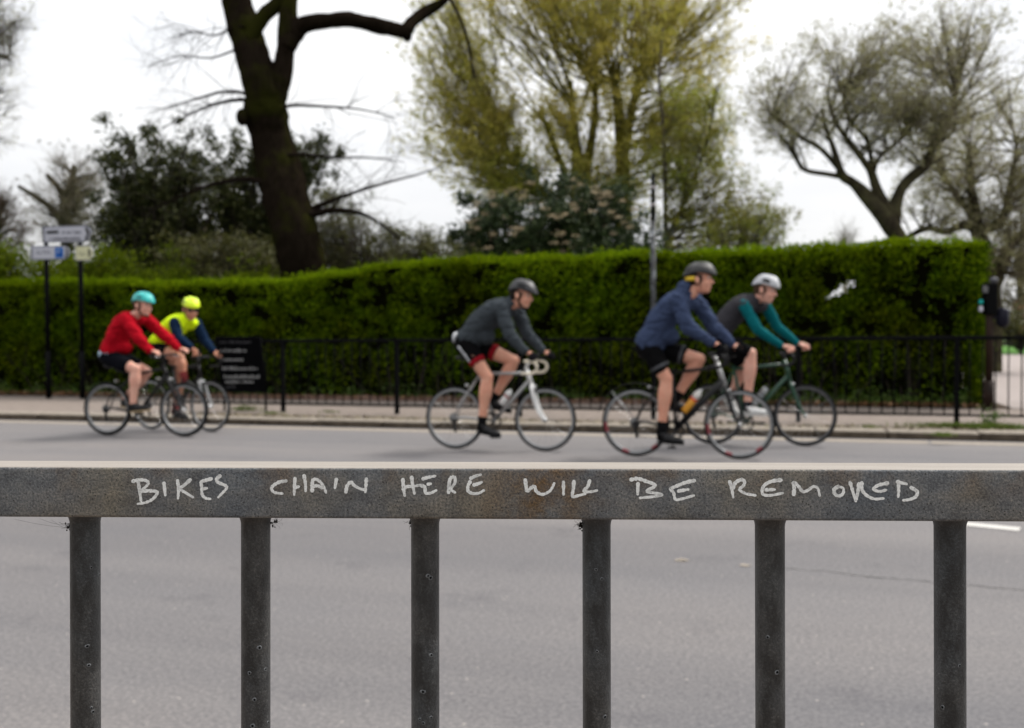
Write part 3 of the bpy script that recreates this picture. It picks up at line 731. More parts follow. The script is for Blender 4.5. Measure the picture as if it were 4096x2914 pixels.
# inner mass: a grid a little inside the leaf surface, open at the thin spots
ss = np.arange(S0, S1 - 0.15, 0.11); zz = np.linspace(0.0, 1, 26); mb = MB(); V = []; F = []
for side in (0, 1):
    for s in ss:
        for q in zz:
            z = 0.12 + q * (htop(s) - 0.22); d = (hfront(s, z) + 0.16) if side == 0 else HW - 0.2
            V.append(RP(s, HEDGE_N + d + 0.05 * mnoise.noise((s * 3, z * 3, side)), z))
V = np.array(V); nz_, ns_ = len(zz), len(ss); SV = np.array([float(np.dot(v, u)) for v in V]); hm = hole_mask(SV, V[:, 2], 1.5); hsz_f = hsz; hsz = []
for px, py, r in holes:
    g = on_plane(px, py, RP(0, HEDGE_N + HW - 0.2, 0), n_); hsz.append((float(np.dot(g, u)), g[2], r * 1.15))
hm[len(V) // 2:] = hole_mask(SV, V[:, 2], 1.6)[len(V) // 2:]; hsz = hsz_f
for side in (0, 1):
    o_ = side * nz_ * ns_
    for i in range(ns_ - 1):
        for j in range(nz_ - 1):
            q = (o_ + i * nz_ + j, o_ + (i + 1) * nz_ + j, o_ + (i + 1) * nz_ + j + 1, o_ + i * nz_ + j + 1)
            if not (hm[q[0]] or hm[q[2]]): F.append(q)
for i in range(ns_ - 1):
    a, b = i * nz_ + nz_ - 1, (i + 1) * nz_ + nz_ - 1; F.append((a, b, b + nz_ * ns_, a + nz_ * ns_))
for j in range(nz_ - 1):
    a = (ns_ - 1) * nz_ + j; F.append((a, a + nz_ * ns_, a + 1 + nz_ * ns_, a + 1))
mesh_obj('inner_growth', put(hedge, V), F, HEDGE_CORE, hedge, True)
# leaves on the front, the top and the end
nF = 170000; s = rg.uniform(S0, S1, nF); q = rg.uniform(0, 1, nF) ** 0.92; z = 0.14 + q * (htop(s) - 0.14)
clump = np.array([mnoise.noise((a * 2.2, b * 2.6, 3.3)) + 0.6 * mnoise.noise((a * 5.2, b * 5.6, 8.3)) for a, b in zip(s, z)])
keep = (clump + rg.normal(0, 0.26, nF) > -0.40) & ((z > 1.5) | (rg.uniform(size=nF) < 0.06 + z * 0.62))
d = hfront(s, z) + 0.10 - 0.15 * clump + rg.normal(0, 0.05, nF); keep &= ~(hole_mask(s, z, 1.0) & (rg.uniform(size=nF) > 0.22))
c = RP(0, HEDGE_N, 0) + s[:, None] * u + d[:, None] * n_ + z[:, None] * Zv
newg = (z > htop(s) - 0.32 + 0.22 * rg.normal(size=nF)) | (rg.uniform(size=nF) < 0.05)
nor = -n_ + 0.5 * Zv
leaves_obj('leaves', put(hedge, c[keep & ~newg]), 0.045, HEDGE_LEAF, hedge, rg, 0.62, 0.25, nor)
leaves_obj('new_leaves', put(hedge, c[keep & newg]), 0.042, HEDGE_NEW, hedge, rg, 0.62, 0.4, nor)
nT = 52000; s = rg.uniform(S0, S1, nT); d = rg.uniform(-0.1, HW, nT); tuft = np.array([mnoise.noise((a * 2.5, b * 2.5, 1.3)) for a, b in zip(s, d)])
z = htop(s) - 0.04 + 0.10 * tuft + rg.normal(0, 0.035, nT) + (rg.uniform(size=nT) > 0.985) * rg.uniform(0.03, 0.16, nT)
c = RP(0, HEDGE_N, 0) + s[:, None] * u + d[:, None] * n_ + z[:, None] * Zv
leaves_obj('new_leaves', put(hedge, c), 0.048, HEDGE_NEW, hedge, rg, 0.62, 0.8)
nE = 14000; d = rg.uniform(-0.05, HW, nE); z = rg.uniform(0.06, 1, nE) * htop(S1); s = S1 + rg.normal(-0.02, 0.07, nE)
c = RP(0, HEDGE_N, 0) + s[:, None] * u + d[:, None] * n_ + z[:, None] * Zv
leaves_obj('leaves', put(hedge, c), 0.052, HEDGE_LEAF, hedge, rg, 0.62, 0.2, u)
# stems at the foot
nS = 260; s = rg.uniform(S0, S1, nS); d = rg.uniform(0.12, 0.7, nS); st = RP(0, HEDGE_N, KH) + s[:, None] * u + d[:, None] * n_
nd, rd = grow(st, np.tile(Zv, (nS, 1)) + rg.normal(0, 0.25, (nS, 3)), rg.uniform(0.7, 1.3, nS), rg.uniform(0.008, 0.02, nS), 5, 0.12, 0, rg)
V, F = nodes_mesh([(nd, rd)], 4, rg); o = mesh_obj('stem', put(hedge, V), F, TWIGDARK, hedge); o['kind'] = 'stuff'
# leaf litter and weeds at the hedge foot
LITTER = leaf_mat('dead_leaves', [(0.07, 0.030, 0.012), (0.13, 0.06, 0.025), (0.20, 0.11, 0.05), (0.05, 0.03, 0.02)], 0.1)
n = 5200; s = rg.uniform(S0, S1, n); d = -0.05 + rg.exponential(0.18, n) * rg.choice([-0.25, 1], n, p=[0.3, 0.7]); c = RP(0, HEDGE_N, KH + 0.02) + s[:, None] * u + d[:, None] * n_ + rg.uniform(0, 0.05, n)[:, None] * Zv
ob = leaves_obj('leaf_litter', c, 0.06, LITTER, None, rg, 0.7, 1.5); tag(ob, 'brown fallen leaves along the foot of the hedge', 'leaves', kind='stuff')
WEED = leaf_mat('weed_leaves', [(0.03, 0.07, 0.008), (0.06, 0.12, 0.012), (0.09, 0.15, 0.02), (0.10, 0.12, 0.04)], 0.2)
n = 9000; cl = rg.uniform(S0, S1, 90); s = rg.choice(cl, n) + rg.normal(0, 0.16, n); d = 0.02 + rg.exponential(0.12, n); c = RP(0, HEDGE_N, KH) + s[:, None] * u + d[:, None] * n_ + np.abs(rg.normal(0, 0.11, n))[:, None] * Zv
ob = leaves_obj('ground_cover', c, 0.05, WEED, None, rg, 0.5, 0.6); tag(ob, 'low green weeds growing under the hedge', 'weeds', kind='stuff')
# dirt strip behind the kerb
n = 5200; s = rg.uniform(-9, 9, n); d = KN + 0.42 + rg.normal(0, 0.10, n); c = u * s[:, None] + n_ * d[:, None] + Zv * (KH + 0.006)
ob = leaves_obj('kerb_dirt', c, 0.04, leaf_mat('dirt_crumbs', [(0.10, 0.07, 0.04), (0.16, 0.12, 0.07), (0.09, 0.08, 0.03), (0.12, 0.10, 0.05)], 0.0), None, rg, 0.8, 4); tag(ob, 'brown dirt and crumbs lying along the back of the kerb', 'dirt', kind='stuff')
# edging blocks at the back of the pavement
edg = thing('edging', None, None, RP(0, HEDGE_N, KH)); edg['kind'] = 'structure'; edg.rotation_euler = (0, 0, ROTU)
mb = MB(); mb.box((0, 0, 0), (0.095, 0.09, 0.10), bevel=0.012); eb = mb.build('edging_block', EDGING, edg, False); first = True
s = s_of(760); r_ = random.Random(5)
while s < s_of(2900):
    o = eb if first else copy_part(eb, edg); first = False
    o.location = (s, -0.05 + r_.uniform(-0.012, 0.012), 0.01 + r_.uniform(-0.012, 0.012)); o.rotation_euler = (r_.uniform(-0.1, 0.1), r_.uniform(-0.08, 0.08), r_.uniform(-0.12, 0.12)); s += 0.105

# ------------------------------------------------------------------ black street railing on the pavement
FB = rs(1133, 1645, KH); FA = rs(3826, 1697, KH)
fdir = np.array(FA) - np.array(FB); npan = 5; plen = np.linalg.norm(fdir) / npan; fdir = fdir / np.linalg.norm(fdir)
f_u = u * fdir[0] + n_ * fdir[1]; FO = RP(FB[0], FB[1], KH - 0.012)
print('fence panel', plen, 'fence line', FA, FB, 'KN', KN, 'hedge', HEDGE_N)
fence = thing('street_railing', 'black metal street railing standing on the far pavement before the hedge', 'railing', FO)
fence.rotation_euler = (0, 0, math.atan2(f_u[1], f_u[0])); FHT = 1.12
mb = MB(); mb.box((0, 0, FHT / 2), (0.06, 0.06, FHT), bevel=0.006); post0 = mb.build('post', BLACKMETAL, fence, False)
mb = MB(); mb.box((plen / 2, 0, FHT - 0.025), (plen - 0.062, 0.045, 0.05), bevel=0.006); top0 = mb.build('top_rail', BLACKMETAL, fence, False)
mb = MB(); mb.box((plen / 2, 0, 0.125), (plen - 0.062, 0.03, 0.03), bevel=0.004); bot0 = mb.build('bottom_rail', BLACKMETAL, fence, False)
mb = MB(); mb.tube([(0, 0, 0.1405), (0, 0, FHT - 0.0505)], 0.009, 8); bar0 = mb.build('bar', BLACKMETAL, fence, True)
NB = 13; st_ = True
for k in range(-1, npan + 2):
    x0 = k * plen
    (post0 if st_ else copy_part(post0, fence)).location = (x0, 0, 0)
    if k < npan + 1:
        (top0 if st_ else copy_part(top0, fence)).location = (x0, 0, 0); (bot0 if st_ else copy_part(bot0, fence)).location = (x0, 0, 0)
        for j in range(1, NB):
            (bar0 if (st_ and j == 1) else copy_part(bar0, fence)).location = (x0 + plen * j / NB, 0, 0)
    st_ = False

# ------------------------------------------------------------------ trees
def tree_parts(t, sets_thick, sets_thin, bark, twig, rg, sides=5):
    if sets_thick:
        V, F = nodes_mesh(sets_thick, sides, rg); o = mesh_obj('limbs', put(t, V), F, bark, t); o['kind'] = 'stuff'
    if sets_thin:
        V, F = nodes_mesh(sets_thin, 3, rg); o = mesh_obj('crown', put(t, V), F, twig, t); o['kind'] = 'stuff'

# 1. the dark leaning tree with the forked trunk
rg = np.random.RandomState(31); Y1 = 23.0
b0 = atv(684, 640, Y1); t1 = thing('bare_tree', 'large dark bare tree with leaning forked trunk and long crooked bough', 'tree', (b0[0] + 0.05, Y1, 0))
mb = MB(); O1 = np.array(t1.location)
P_, R_ = px_path([(700, 830, 70), (690, 700, 62), (680, 620, 54), (668, 560, 52), (645, 470, 50), (622, 380, 49), (602, 300, 46), (590, 235, 46), (582, 190, 40), (568, 140, 37), (546, 70, 36), (527, 0, 33), (510, -90, 28), (490, -220, 18), (470, -380, 9)], Y1, 0.2, rg)
trunk_mesh(mb, P_, R_, O1, rg, 44, 12, 0.035); mb.build('trunk', BARK1, t1)
mb = MB(); P_, R_ = px_path([(606, 262, 24), (615, 220, 25), (628, 165, 22), (637, 110, 20), (641, 60, 21), (643, 0, 19), (652, -90, 17), (670, -200, 12), (690, -330, 6)], Y1 - 0.1)
trunk_mesh(mb, P_, R_, O1, rg, 32, 12, 0.05); mb.build('stem', BARK1, t1)
mb = MB(); P_, R_ = px_path([(556, 92, 15), (572, 62, 17), (592, 32, 17), (618, 8, 15), (640, -40, 13), (650, -80, 12)], Y1 - 0.15); trunk_mesh(mb, P_, R_, O1, rg, 12, 6); mb.build('branch', BARK1, t1)
mb = MB(); P_, R_ = px_path([(640, 110, 16), (655, 76, 22), (682, 54, 19), (740, 46, 17), (775, 44, 18), (810, 50, 16.5), (850, 60, 18), (880, 66, 16), (903, 70, 17), (918, 50, 13), (950, 26, 13), (985, 6, 10), (1002, -20, 6), (1020, -80, 4)], Y1 - 0.2, 0.3, rg)
trunk_mesh(mb, P_, R_, O1, rg, 12, 7, 0.06); mb.ell(atv(908, 80, Y1 - 0.2) - O1, (0.11, 0.1, 0.14)); mb.ell(atv(540, 262, Y1 - 0.3) - O1, (0.14, 0.14, 0.2)); mb.build('bough', BARK1, t1)
tw = []
for pth in ([(585, 225, 4), (535, 206, 4), (500, 205, 3.2), (460, 214, 2.6), (420, 226, 2), (370, 240, 1.2), (330, 252, .6)], [(590, 240, 5), (540, 222, 5), (500, 228, 4), (450, 242, 3), (400, 268, 1.6), (360, 285, .8)],
            [(650, 480, 8), (690, 470, 8), (730, 452, 6), (790, 430, 4), (860, 408, 3), (930, 390, 2), (990, 370, 1)], [(600, 250, 4), (650, 236, 4), (720, 238, 3), (800, 244, 2), (880, 262, 1)], [(610, 350, 4), (660, 345, 4), (740, 352, 3), (820, 352, 2), (900, 362, .8)],
            [(610, 420, 9), (560, 400, 7), (480, 410, 5), (400, 440, 3.5), (330, 470, 2)], [(690, 480, 10), (740, 470, 7), (800, 475, 5), (850, 500, 3), (900, 540, 2)],
            [(985, 4, 4), (1005, 0, 4), (1020, 30, 4), (1040, 80, 3.5), (1050, 130, 3), (1055, 175, 1.5)], [(545, 60, 3), (520, 60, 3), (480, 80, 2), (430, 70, 1.5), (370, 90, .8)], [(560, 110, 3), (530, 110, 3), (470, 130, 2), (400, 125, 1.4), (330, 150, .8)]):
    P_, R_ = px_path(pth, Y1 - 0.3, 0.5, rg); P_ = catmull(P_, 3); R_ = np.interp(np.linspace(0, 1, len(P_)), np.linspace(0, 1, len(R_)), R_); idx = np.linspace(0, len(P_) - 1, 13).astype(int); tw.append((P_[idx][None], R_[idx][None]))
ND = np.concatenate([a for a, b in tw]); RD = np.concatenate([b for a, b in tw])
p, d, r, f = spawn(ND, RD, 150, 0.15, 1, 0.7, 0.8, rg); n1, r1 = grow(p, d, rg.uniform(0.5, 1.6, 150), np.minimum(r * 0.5, 0.010), 6, 0.16, -0.03, rg)
p, d, r, f = spawn(n1, r1, 480, 0.1, 1, 0.7, 0.8, rg); n2, r2 = grow(p, d, rg.uniform(0.2, 0.7, 480), np.full(480, 0.0035), 4, 0.2, -0.05, rg)
tree_parts(t1, [(ND, RD)], [(n1, r1), (n2, r2)], BARK, TWIGDARK, rg)

# 2. the broad spring tree with many rising stems
def spring_tree(name, label, stems, Y, crowns, nlimb, ntw, nleaf, leafmat, leafsize, bark, twig, seed, zbase=(0.15, 0.5), r0=0.07, lift=0.12, twl=(0.5, 1.5), ydepth=1.0, fork=None, tw2=2.4, lf_fwd=1.0, stem_k=1.0, trop=0.05, spr=0.75, twr=0.012, shell=0.35, tmin=0.25):
    rg = np.random.RandomState(seed); b = atv(stems[0][0][0], stems[0][0][1], Y); t = thing(name, label, 'tree', (b[0], Y, KH - 0.03)); O = np.array(t.location)
    starts = []
    for st in stems:
        P_, R_ = px_path(st, Y, 0.25, rg); R_ = R_ * stem_k; mb = MB(); trunk_mesh(mb, P_, R_, O, rg, 16, 5, 0.06); mb.build('trunk' if st is stems[0] else 'stem', bark, t)
        C = catmull(P_, 6); rr = np.interp(np.linspace(0, 1, len(C)), np.linspace(0, 1, len(R_)), R_)
        k0, k1 = int(len(C) * zbase[0]), int(len(C) * zbase[1]) if zbase[1] < 1 else len(C); starts += [(C[i], rr[i]) for i in range(k0, k1)]
    SP = np.array([a for a, b in starts]); SR = np.array([b for a, b in starts])
    tg = in_ell(crowns, nlimb * 3, rg, shell); tg = tg[tg[:, 2] > 4.6][:nlimb] if shell > 0.5 else tg[:nlimb]; nlimb = len(tg)
    # each limb starts at a nearby low point of a stem
    dist = np.linalg.norm(SP[None, :, :] - tg[:, None, :], axis=2) + rg.uniform(0, 2.0, (nlimb, len(SP))); pick = np.argmin(dist + np.maximum(0, SP[None, :, 2] - tg[:, None, 2] + 0.4) * 6, axis=1)
    nd, rd = limbs_to(SP[pick], tg, 10, rg, lift, 0.09, np.minimum(SR[pick] * 0.55, r0) * rg.uniform(0.5, 1, nlimb), 0.006)
    p, d, r, f = spawn(nd, rd, ntw, tmin, 1, spr, lf_fwd, rg); n1, r1 = grow(p, d, rg.uniform(*twl, ntw), np.minimum(r * 0.55, twr), 5, 0.13, trop, rg)
    m2 = int(ntw * tw2); p, d, r, f = spawn(n1, r1, m2, 0.15, 1, spr, 0.9, rg); n2, r2 = grow(p, d, rg.uniform(0.18, 0.6, m2), np.full(m2, 0.0034), 3, 0.16, trop, rg)
    tree_parts(t, [(nd, rd)], [(n1, r1), (n2, r2)], bark, twig, rg)
    if nleaf:
        a, _, _, _ = spawn(n2, r2, int(nleaf * 0.70 / 9), 0.5, 1, 1, 1, rg); a = np.repeat(a, 9, 0); a = a + rg.normal(0, 0.055, a.shape); b_, _, _, _ = spawn(n1, r1, int(nleaf * 0.22 / 6), 0.2, 1, 1, 1, rg); b_ = np.repeat(b_, 6, 0); b_ = b_ + rg.normal(0, 0.05, b_.shape); c_, _, _, _ = spawn(nd, rd, int(nleaf * 0.08), 0.1, 1, 1, 1, rg)
        c = np.concatenate([a, b_, c_]); c = c + rg.normal(0, 0.02, c.shape); leaves_obj('foliage', put(t, c), leafsize, leafmat, t, rg, 0.6, -0.1)
    return t
SPRING = leaf_mat('spring_leaves', [(0.31, 0.285, 0.045), (0.46, 0.39, 0.07), (0.60, 0.47, 0.12), (0.53, 0.47, 0.15)], 0.5, 0.7, 0.0, patch=(0.3, (0.80, 0.90, 0.8)))
Y2 = 33.0
spring_tree('spring_tree', 'broad pale green spring tree with many mossy stems fanning up behind flowering shrub',
    [[(1294, 720, 40), (1294, 560, 36), (1292, 450, 32), (1290, 390, 27), (1286, 330, 18), (1278, 260, 11), (1272, 180, 7)],
     [(1392, 720, 38), (1391, 560, 34), (1390, 430, 30), (1388, 350, 27), (1384, 290, 23), (1376, 220, 16), (1366, 150, 10)],
     [(1300, 430, 18), (1318, 320, 14), (1328, 230, 10), (1326, 130, 7)], [(1392, 340, 17), (1412, 230, 13), (1440, 110, 9)],
     [(1285, 500, 15), (1215, 430, 11), (1150, 360, 8), (1090, 280, 5)], [(1282, 450, 14), (1245, 350, 11), (1205, 250, 8)]],
    Y2, [ellv(1285, 90, 390, 390, Y2, 4.0), ellv(1105, 330, 205, 120, Y2, 2.2), ellv(1470, 320, 170, 120, Y2, 2.0)], 300, 7600, 195000, SPRING, 0.062, BARK2, pmat('spring_twig', (0.17, 0.14, 0.055), 0.95, var=0.3, scale=3), 41, (0.36, 0.92), 0.032, 0.06, (0.6, 1.5), stem_k=0.64, trop=0.13, spr=0.55, twr=0.008, shell=0.55, tmin=0.22)
SPRING2 = leaf_mat('fresh_leaves', [(0.17, 0.22, 0.018), (0.25, 0.29, 0.028), (0.28, 0.30, 0.05), (0.18, 0.16, 0.045)], 0.5, patch=(0.5, (0.8, 0.65, 0.6)))
Y2b = 29.0
spring_tree('young_tree', 'slim young tree with thin brown trunk and fresh leaves beside the lamp pole', [[(1484, 700, 7), (1484, 560, 6), (1483, 430, 5), (1480, 300, 4), (1470, 180, 3), (1478, 60, 2)], [(1484, 540, 5), (1540, 420, 4), (1580, 300, 3), (1600, 190, 2)]],
    Y2b, [ellv(1550, 320, 85, 130, Y2b, 1.3), ellv(1620, 470, 115, 75, Y2b, 1.4), ellv(1500, 420, 60, 120, Y2b, 1.0), ellv(1690, 500, 70, 50, Y2b, 1.2)], 90, 900, 24000, SPRING2, 0.06, TWIG, TWIG, 42, (0.2, 0.95), 0.02, 0.02, (0.3, 1.0), trop=0.10, twr=0.007)

# 3. the leaning tree on the right and its neighbour
BUD = leaf_mat('opening_buds', [(0.20, 0.20, 0.08), (0.28, 0.27, 0.12), (0.36, 0.34, 0.18), (0.18, 0.155, 0.08)], 0.35)
def zr(x, y): return (2700 + x / 1.476) / VW, (y / 1.476) / VW
def zp(pts): return [(*zr(x, y), r) for x, y, r in pts]
Y3 = 27.0
spring_tree('leaning_tree', 'leaning dark tree with crooked limbs and haze of buds behind the hedge', [
    [(2040, 760, 40), (2025, 620, 36)] + zp([(1330, 1440, 33), (1270, 1330, 30), (1190, 1230, 27), (1120, 1150, 24), (1050, 1080, 17), (990, 1040, 15), (960, 960, 12), (930, 860, 10), (890, 760, 8), (870, 640, 6)]),
    zp([(1290, 1300, 22), (1200, 1140, 18), (1160, 1020, 15), (1120, 960, 12), (1040, 850, 10), (970, 760, 8), (920, 650, 6), (900, 540, 4)]),
    zp([(1160, 1010, 10), (1155, 920, 9), (1130, 820, 8), (1040, 720, 6), (1000, 620, 5), (980, 500, 3)]),
    zp([(1170, 1020, 9), (1200, 940, 8), (1290, 860, 7), (1380, 780, 5), (1440, 680, 4)]),
    zp([(1290, 1330, 24), (1310, 1180, 20), (1370, 1070, 18), (1470, 990, 17), (1510, 900, 15), (1560, 800, 12), (1620, 700, 9), (1650, 560, 6), (1660, 400, 4)]),
    zp([(1000, 1045, 12), (900, 1030, 9), (760, 1000, 8), (700, 900, 7), (640, 820, 5), (580, 760, 3)]),
    zp([(970, 1000, 11), (860, 880, 9), (740, 810, 7), (650, 740, 5), (560, 680, 3)])],
    Y3, [ellv(*zr(880, 530), 155, 130, Y3, 2.2), ellv(*zr(640, 700), 75, 70, Y3, 1.3), ellv(*zr(1180, 480), 130, 110, Y3, 2.0), ellv(*zr(1560, 420), 175, 160, Y3, 2.6), ellv(*zr(1450, 760), 110, 90, Y3, 1.6), ellv(*zr(1250, 700), 140, 80, Y3, 1.6)],
    230, 2400, 48000, BUD, 0.052, BARK3, pmat('grey_twig', (0.20, 0.175, 0.145), 0.95, var=0.3, scale=3), 43, (0.35, 0.97), 0.032, 0.03, (0.35, 1.0), tw2=2.4, stem_k=0.62, twr=0.008, trop=0.02, spr=1.0)
Y4 = 31.0
spring_tree('spreading_tree', 'low spreading dark tree with heavy limbs beside the park path', [
    [(2205, 840, 44), (2208, 720, 38), (2210, 650, 32)] + zp([(1850, 1560, 26), (1830, 1480, 28), (1790, 1370, 27), (1770, 1260, 22), (1750, 1120, 15), (1740, 980, 11), (1730, 850, 7)]),
    [(2212, 650, 24)] + zp([(1930, 1560, 24), (1960, 1480, 22), (2020, 1410, 18), (2100, 1360, 14), (2200, 1300, 10)]),
    zp([(1800, 1360, 20), (1700, 1330, 15), (1600, 1370, 13), (1500, 1350, 11), (1420, 1380, 8), (1330, 1420, 4)]),
    zp([(1800, 1350, 19), (1900, 1330, 18), (1950, 1250, 14), (1970, 1130, 11), (2000, 980, 8), (2030, 800, 5)]),
    zp([(1780, 1300, 14), (1680, 1180, 11), (1600, 1050, 8), (1560, 930, 5)])],
    Y4, [ellv(*zr(1800, 960), 170, 130, Y4, 2.6), ellv(*zr(2080, 900), 150, 200, Y4, 2.6), ellv(*zr(1560, 1120), 90, 110, Y4, 1.8), ellv(*zr(1700, 1420), 120, 50, Y4, 1.6), ellv(*zr(2200, 1300), 120, 160, Y4, 2)],
    220, 2500, 46000, BUD, 0.054, BARK3, pmat('brown_twig', (0.19, 0.16, 0.125), 0.95, var=0.3, scale=3), 44, (0.3, 0.97), 0.034, 0.03, (0.35, 1.1), tw2=2.3, stem_k=0.62, twr=0.008, trop=0.02, spr=1.0)

# 4. evergreens and shrubs behind the hedge on the left
def shrub(name, label, cat, crowns, Y, nb, nleaf, leafmat, size, seed, bark=TWIGDARK, extra=None, nt=900, base_z=KH, trunkr=0.10, shell=0.5, clump=0.22, per=None, aspect=0.5):
    rg = np.random.RandomState(seed); cx = np.mean([c[0] for c, r in crowns]); t = thing(name, label, cat, (cx, Y, base_z - 0.02)); O = np.array(t.location)
    tg = in_ell(crowns, nb, rg, 0.2); mb = MB(); topz = np.mean([c[2] for c, r in crowns])
    trunk_mesh(mb, np.array([[cx, Y, base_z - 0.02], [cx + 0.1, Y, base_z + 0.4 * topz], [cx - 0.05, Y + 0.1, base_z + 0.75 * topz]]), [trunkr, trunkr * 0.8, trunkr * 0.4], O, rg, 8, 4); mb.build('trunk', bark, t)
    st = np.stack([cx + rg.normal(0, 0.15, nb), Y + rg.normal(0, 0.1, nb), base_z + rg.uniform(0.1, 0.6, nb) * np.maximum(tg[:, 2] - base_z, 0.5)], 1)
    nd, rd = limbs_to(st, tg, 8, rg, 0.08, 0.12, trunkr * 0.35, 0.006)
    p, d, r, f = spawn(nd, rd, nt, 0.3, 1, 0.9, 0.8, rg); n1, r1 = grow(p, d, rg.uniform(0.3, 0.9, nt), np.minimum(r * 0.6, 0.009), 4, 0.18, 0.03, rg)
    tree_parts(t, [(nd, rd)], [(n1, r1)], bark, bark, rg)
    if nleaf:
        k = max(10, int(nleaf / (per or 55))); a, _, _, _ = spawn(n1, r1, k, 0.3, 1, 1, 1, rg); e = in_ell(crowns, k // 3, rg, shell); cc = np.concatenate([a, e[:int(len(e) * (1.0 if per is None else 0.45))]]); c = cc[rg.randint(0, len(cc), nleaf)] + rg.normal(0, clump, (nleaf, 3)) * rg.uniform(0.3, 1, (nleaf, 1))
        leaves_obj('foliage', put(t, c), size, leafmat, t, rg, aspect, 0.15)
    return t
EVER = leaf_mat('evergreen_leaves', [(0.012, 0.018, 0.004), (0.028, 0.036, 0.008), (0.05, 0.058, 0.014), (0.085, 0.085, 0.03)], 0.2, 0.5, 0.15)
OLIVE = leaf_mat('olive_leaves', [(0.04, 0.045, 0.008), (0.075, 0.08, 0.015), (0.11, 0.11, 0.025), (0.06, 0.045, 0.018)], 0.25)
LAUREL = leaf_mat('laurel_leaves', [(0.045, 0.075, 0.003), (0.085, 0.125, 0.004), (0.14, 0.18, 0.006), (0.04, 0.05, 0.005)], 0.35, 0.6, 0.03)
VIB = leaf_mat('viburnum_leaves', [(0.010, 0.019, 0.007), (0.020, 0.036, 0.012), (0.036, 0.056, 0.018), (0.065, 0.082, 0.03)], 0.12, 0.5, 0.15)
Y5 = 26.5
shrub('evergreen_tree', 'dark evergreen tree with ragged tufted crown behind the direction signs', 'tree', [ellv(310, 395, 80, 105, Y5, 1.2), ellv(400, 345, 65, 65, Y5, 1.1), ellv(270, 470, 60, 80, Y5, 1.0), ellv(430, 470, 100, 90, Y5, 1.3), ellv(330, 540, 110, 60, Y5, 1.2)], Y5, 110, 52000, EVER, 0.10, 51, nt=1300, clump=0.17, per=110)
shrub('evergreen_tree', 'dark evergreen tree crowded behind the leaning forked trunk', 'tree', [ellv(540, 345, 75, 60, Y5 + 1, 1.1), ellv(560, 440, 80, 80, Y5 + 1, 1.2), ellv(600, 530, 110, 70, Y5 + 1, 1.2), ellv(690, 350, 50, 62, Y5 + 1, 0.9), ellv(480, 560, 80, 50, Y5 + 1, 1.2)], Y5 + 1, 120, 58000, EVER, 0.10, 52, nt=1100, clump=0.17, per=110)
shrub('olive_shrub', 'loose brown-green shrub at the foot of the forked tree', 'shrub', [ellv(500, 580, 130, 55, 24.5, 0.9), ellv(640, 600, 90, 40, 24.5, 0.8)], 24.5, 70, 20000, OLIVE, 0.07, 53, nt=1300, clump=0.16)
shrub('olive_shrub', 'thin twiggy shrub between the forked tree and the flowering shrub', 'shrub', [ellv(800, 545, 110, 60, 26, 1.0), ellv(900, 560, 80, 50, 26, 0.9), ellv(740, 480, 60, 60, 26, 0.8)], 26, 90, 26000, OLIVE, 0.062, 54, nt=2200, clump=0.18, bark=TWIG)
shrub('laurel_shrub', 'bright green laurel rising over the hedge beneath the direction signs', 'shrub', [ellv(40, 596, 80, 26, 22.6, 0.8), ellv(240, 602, 55, 34, 22.6, 0.7), ellv(150, 615, 90, 22, 22.6, 0.8), ellv(-60, 595, 80, 28, 22.6, .8)], 22.6, 60, 34000, LAUREL, 0.07, 55, nt=500, clump=0.18)
shrub('laurel_shrub', 'bright green laurel behind the hedge by the forked trunk', 'shrub', [ellv(360, 628, 70, 20, 22.3, 0.6), ellv(560, 632, 70, 14, 22.3, 0.6)], 22.3, 40, 14000, LAUREL, 0.065, 56, nt=400, clump=0.15)
shrub('laurel_shrub', 'light green bush where the hedge dips before the flowering shrub', 'shrub', [ellv(960, 570, 60, 35, 23, 0.7), ellv(880, 590, 50, 25, 23, 0.6)], 23, 40, 9000, OLIVE, 0.06, 57, nt=500, clump=0.15)
shrub('spring_shrub', 'fresh light green bush behind the hedge past the slim young tree', 'shrub', [ellv(1640, 520, 70, 38, 25.5, 0.8), ellv(1700, 500, 48, 32, 25.5, 0.7), ellv(1580, 545, 60, 25, 25.5, 0.7)], 25.5, 60, 9000, SPRING2, 0.07, 60, nt=700, clump=0.14, bark=TWIG, per=30)
# flowering evergreen shrub below the spring tree
vib = shrub('flowering_shrub', 'dark flowering shrub dotted with cream flower heads behind the hedge', 'shrub', [ellv(1220, 520, 200, 75, 25, 1.6), ellv(1260, 465, 150, 60, 25, 1.3), ellv(1110, 530, 100, 70, 25, 1.2), ellv(1400, 500, 70, 90, 25, 1.0), ellv(1240, 580, 220, 60, 25, 1.5)], 25, 90, 78000, VIB, 0.115, 58, nt=700, clump=0.17, per=60, aspect=0.42)
rg = np.random.RandomState(59); n = 85; ce = in_ell([ellv(1230, 490, 190, 80, 24.6, 1.4), ellv(1110, 540, 80, 60, 24.6, 1.0)], n, rg, 0.55); ce[:, 1] -= 0.7
c = np.repeat(ce, 60, 0) + rg.normal(0, 1, (n * 60, 3)) * np.array([0.055, 0.055, 0.022])
leaves_obj('flowers', put(vib, c), 0.03, leaf_mat('cream_flowers', [(0.30, 0.23, 0.14), (0.45, 0.36, 0.24), (0.24, 0.17, 0.10)], 0.2), vib, rg, 0.8, 0.8)
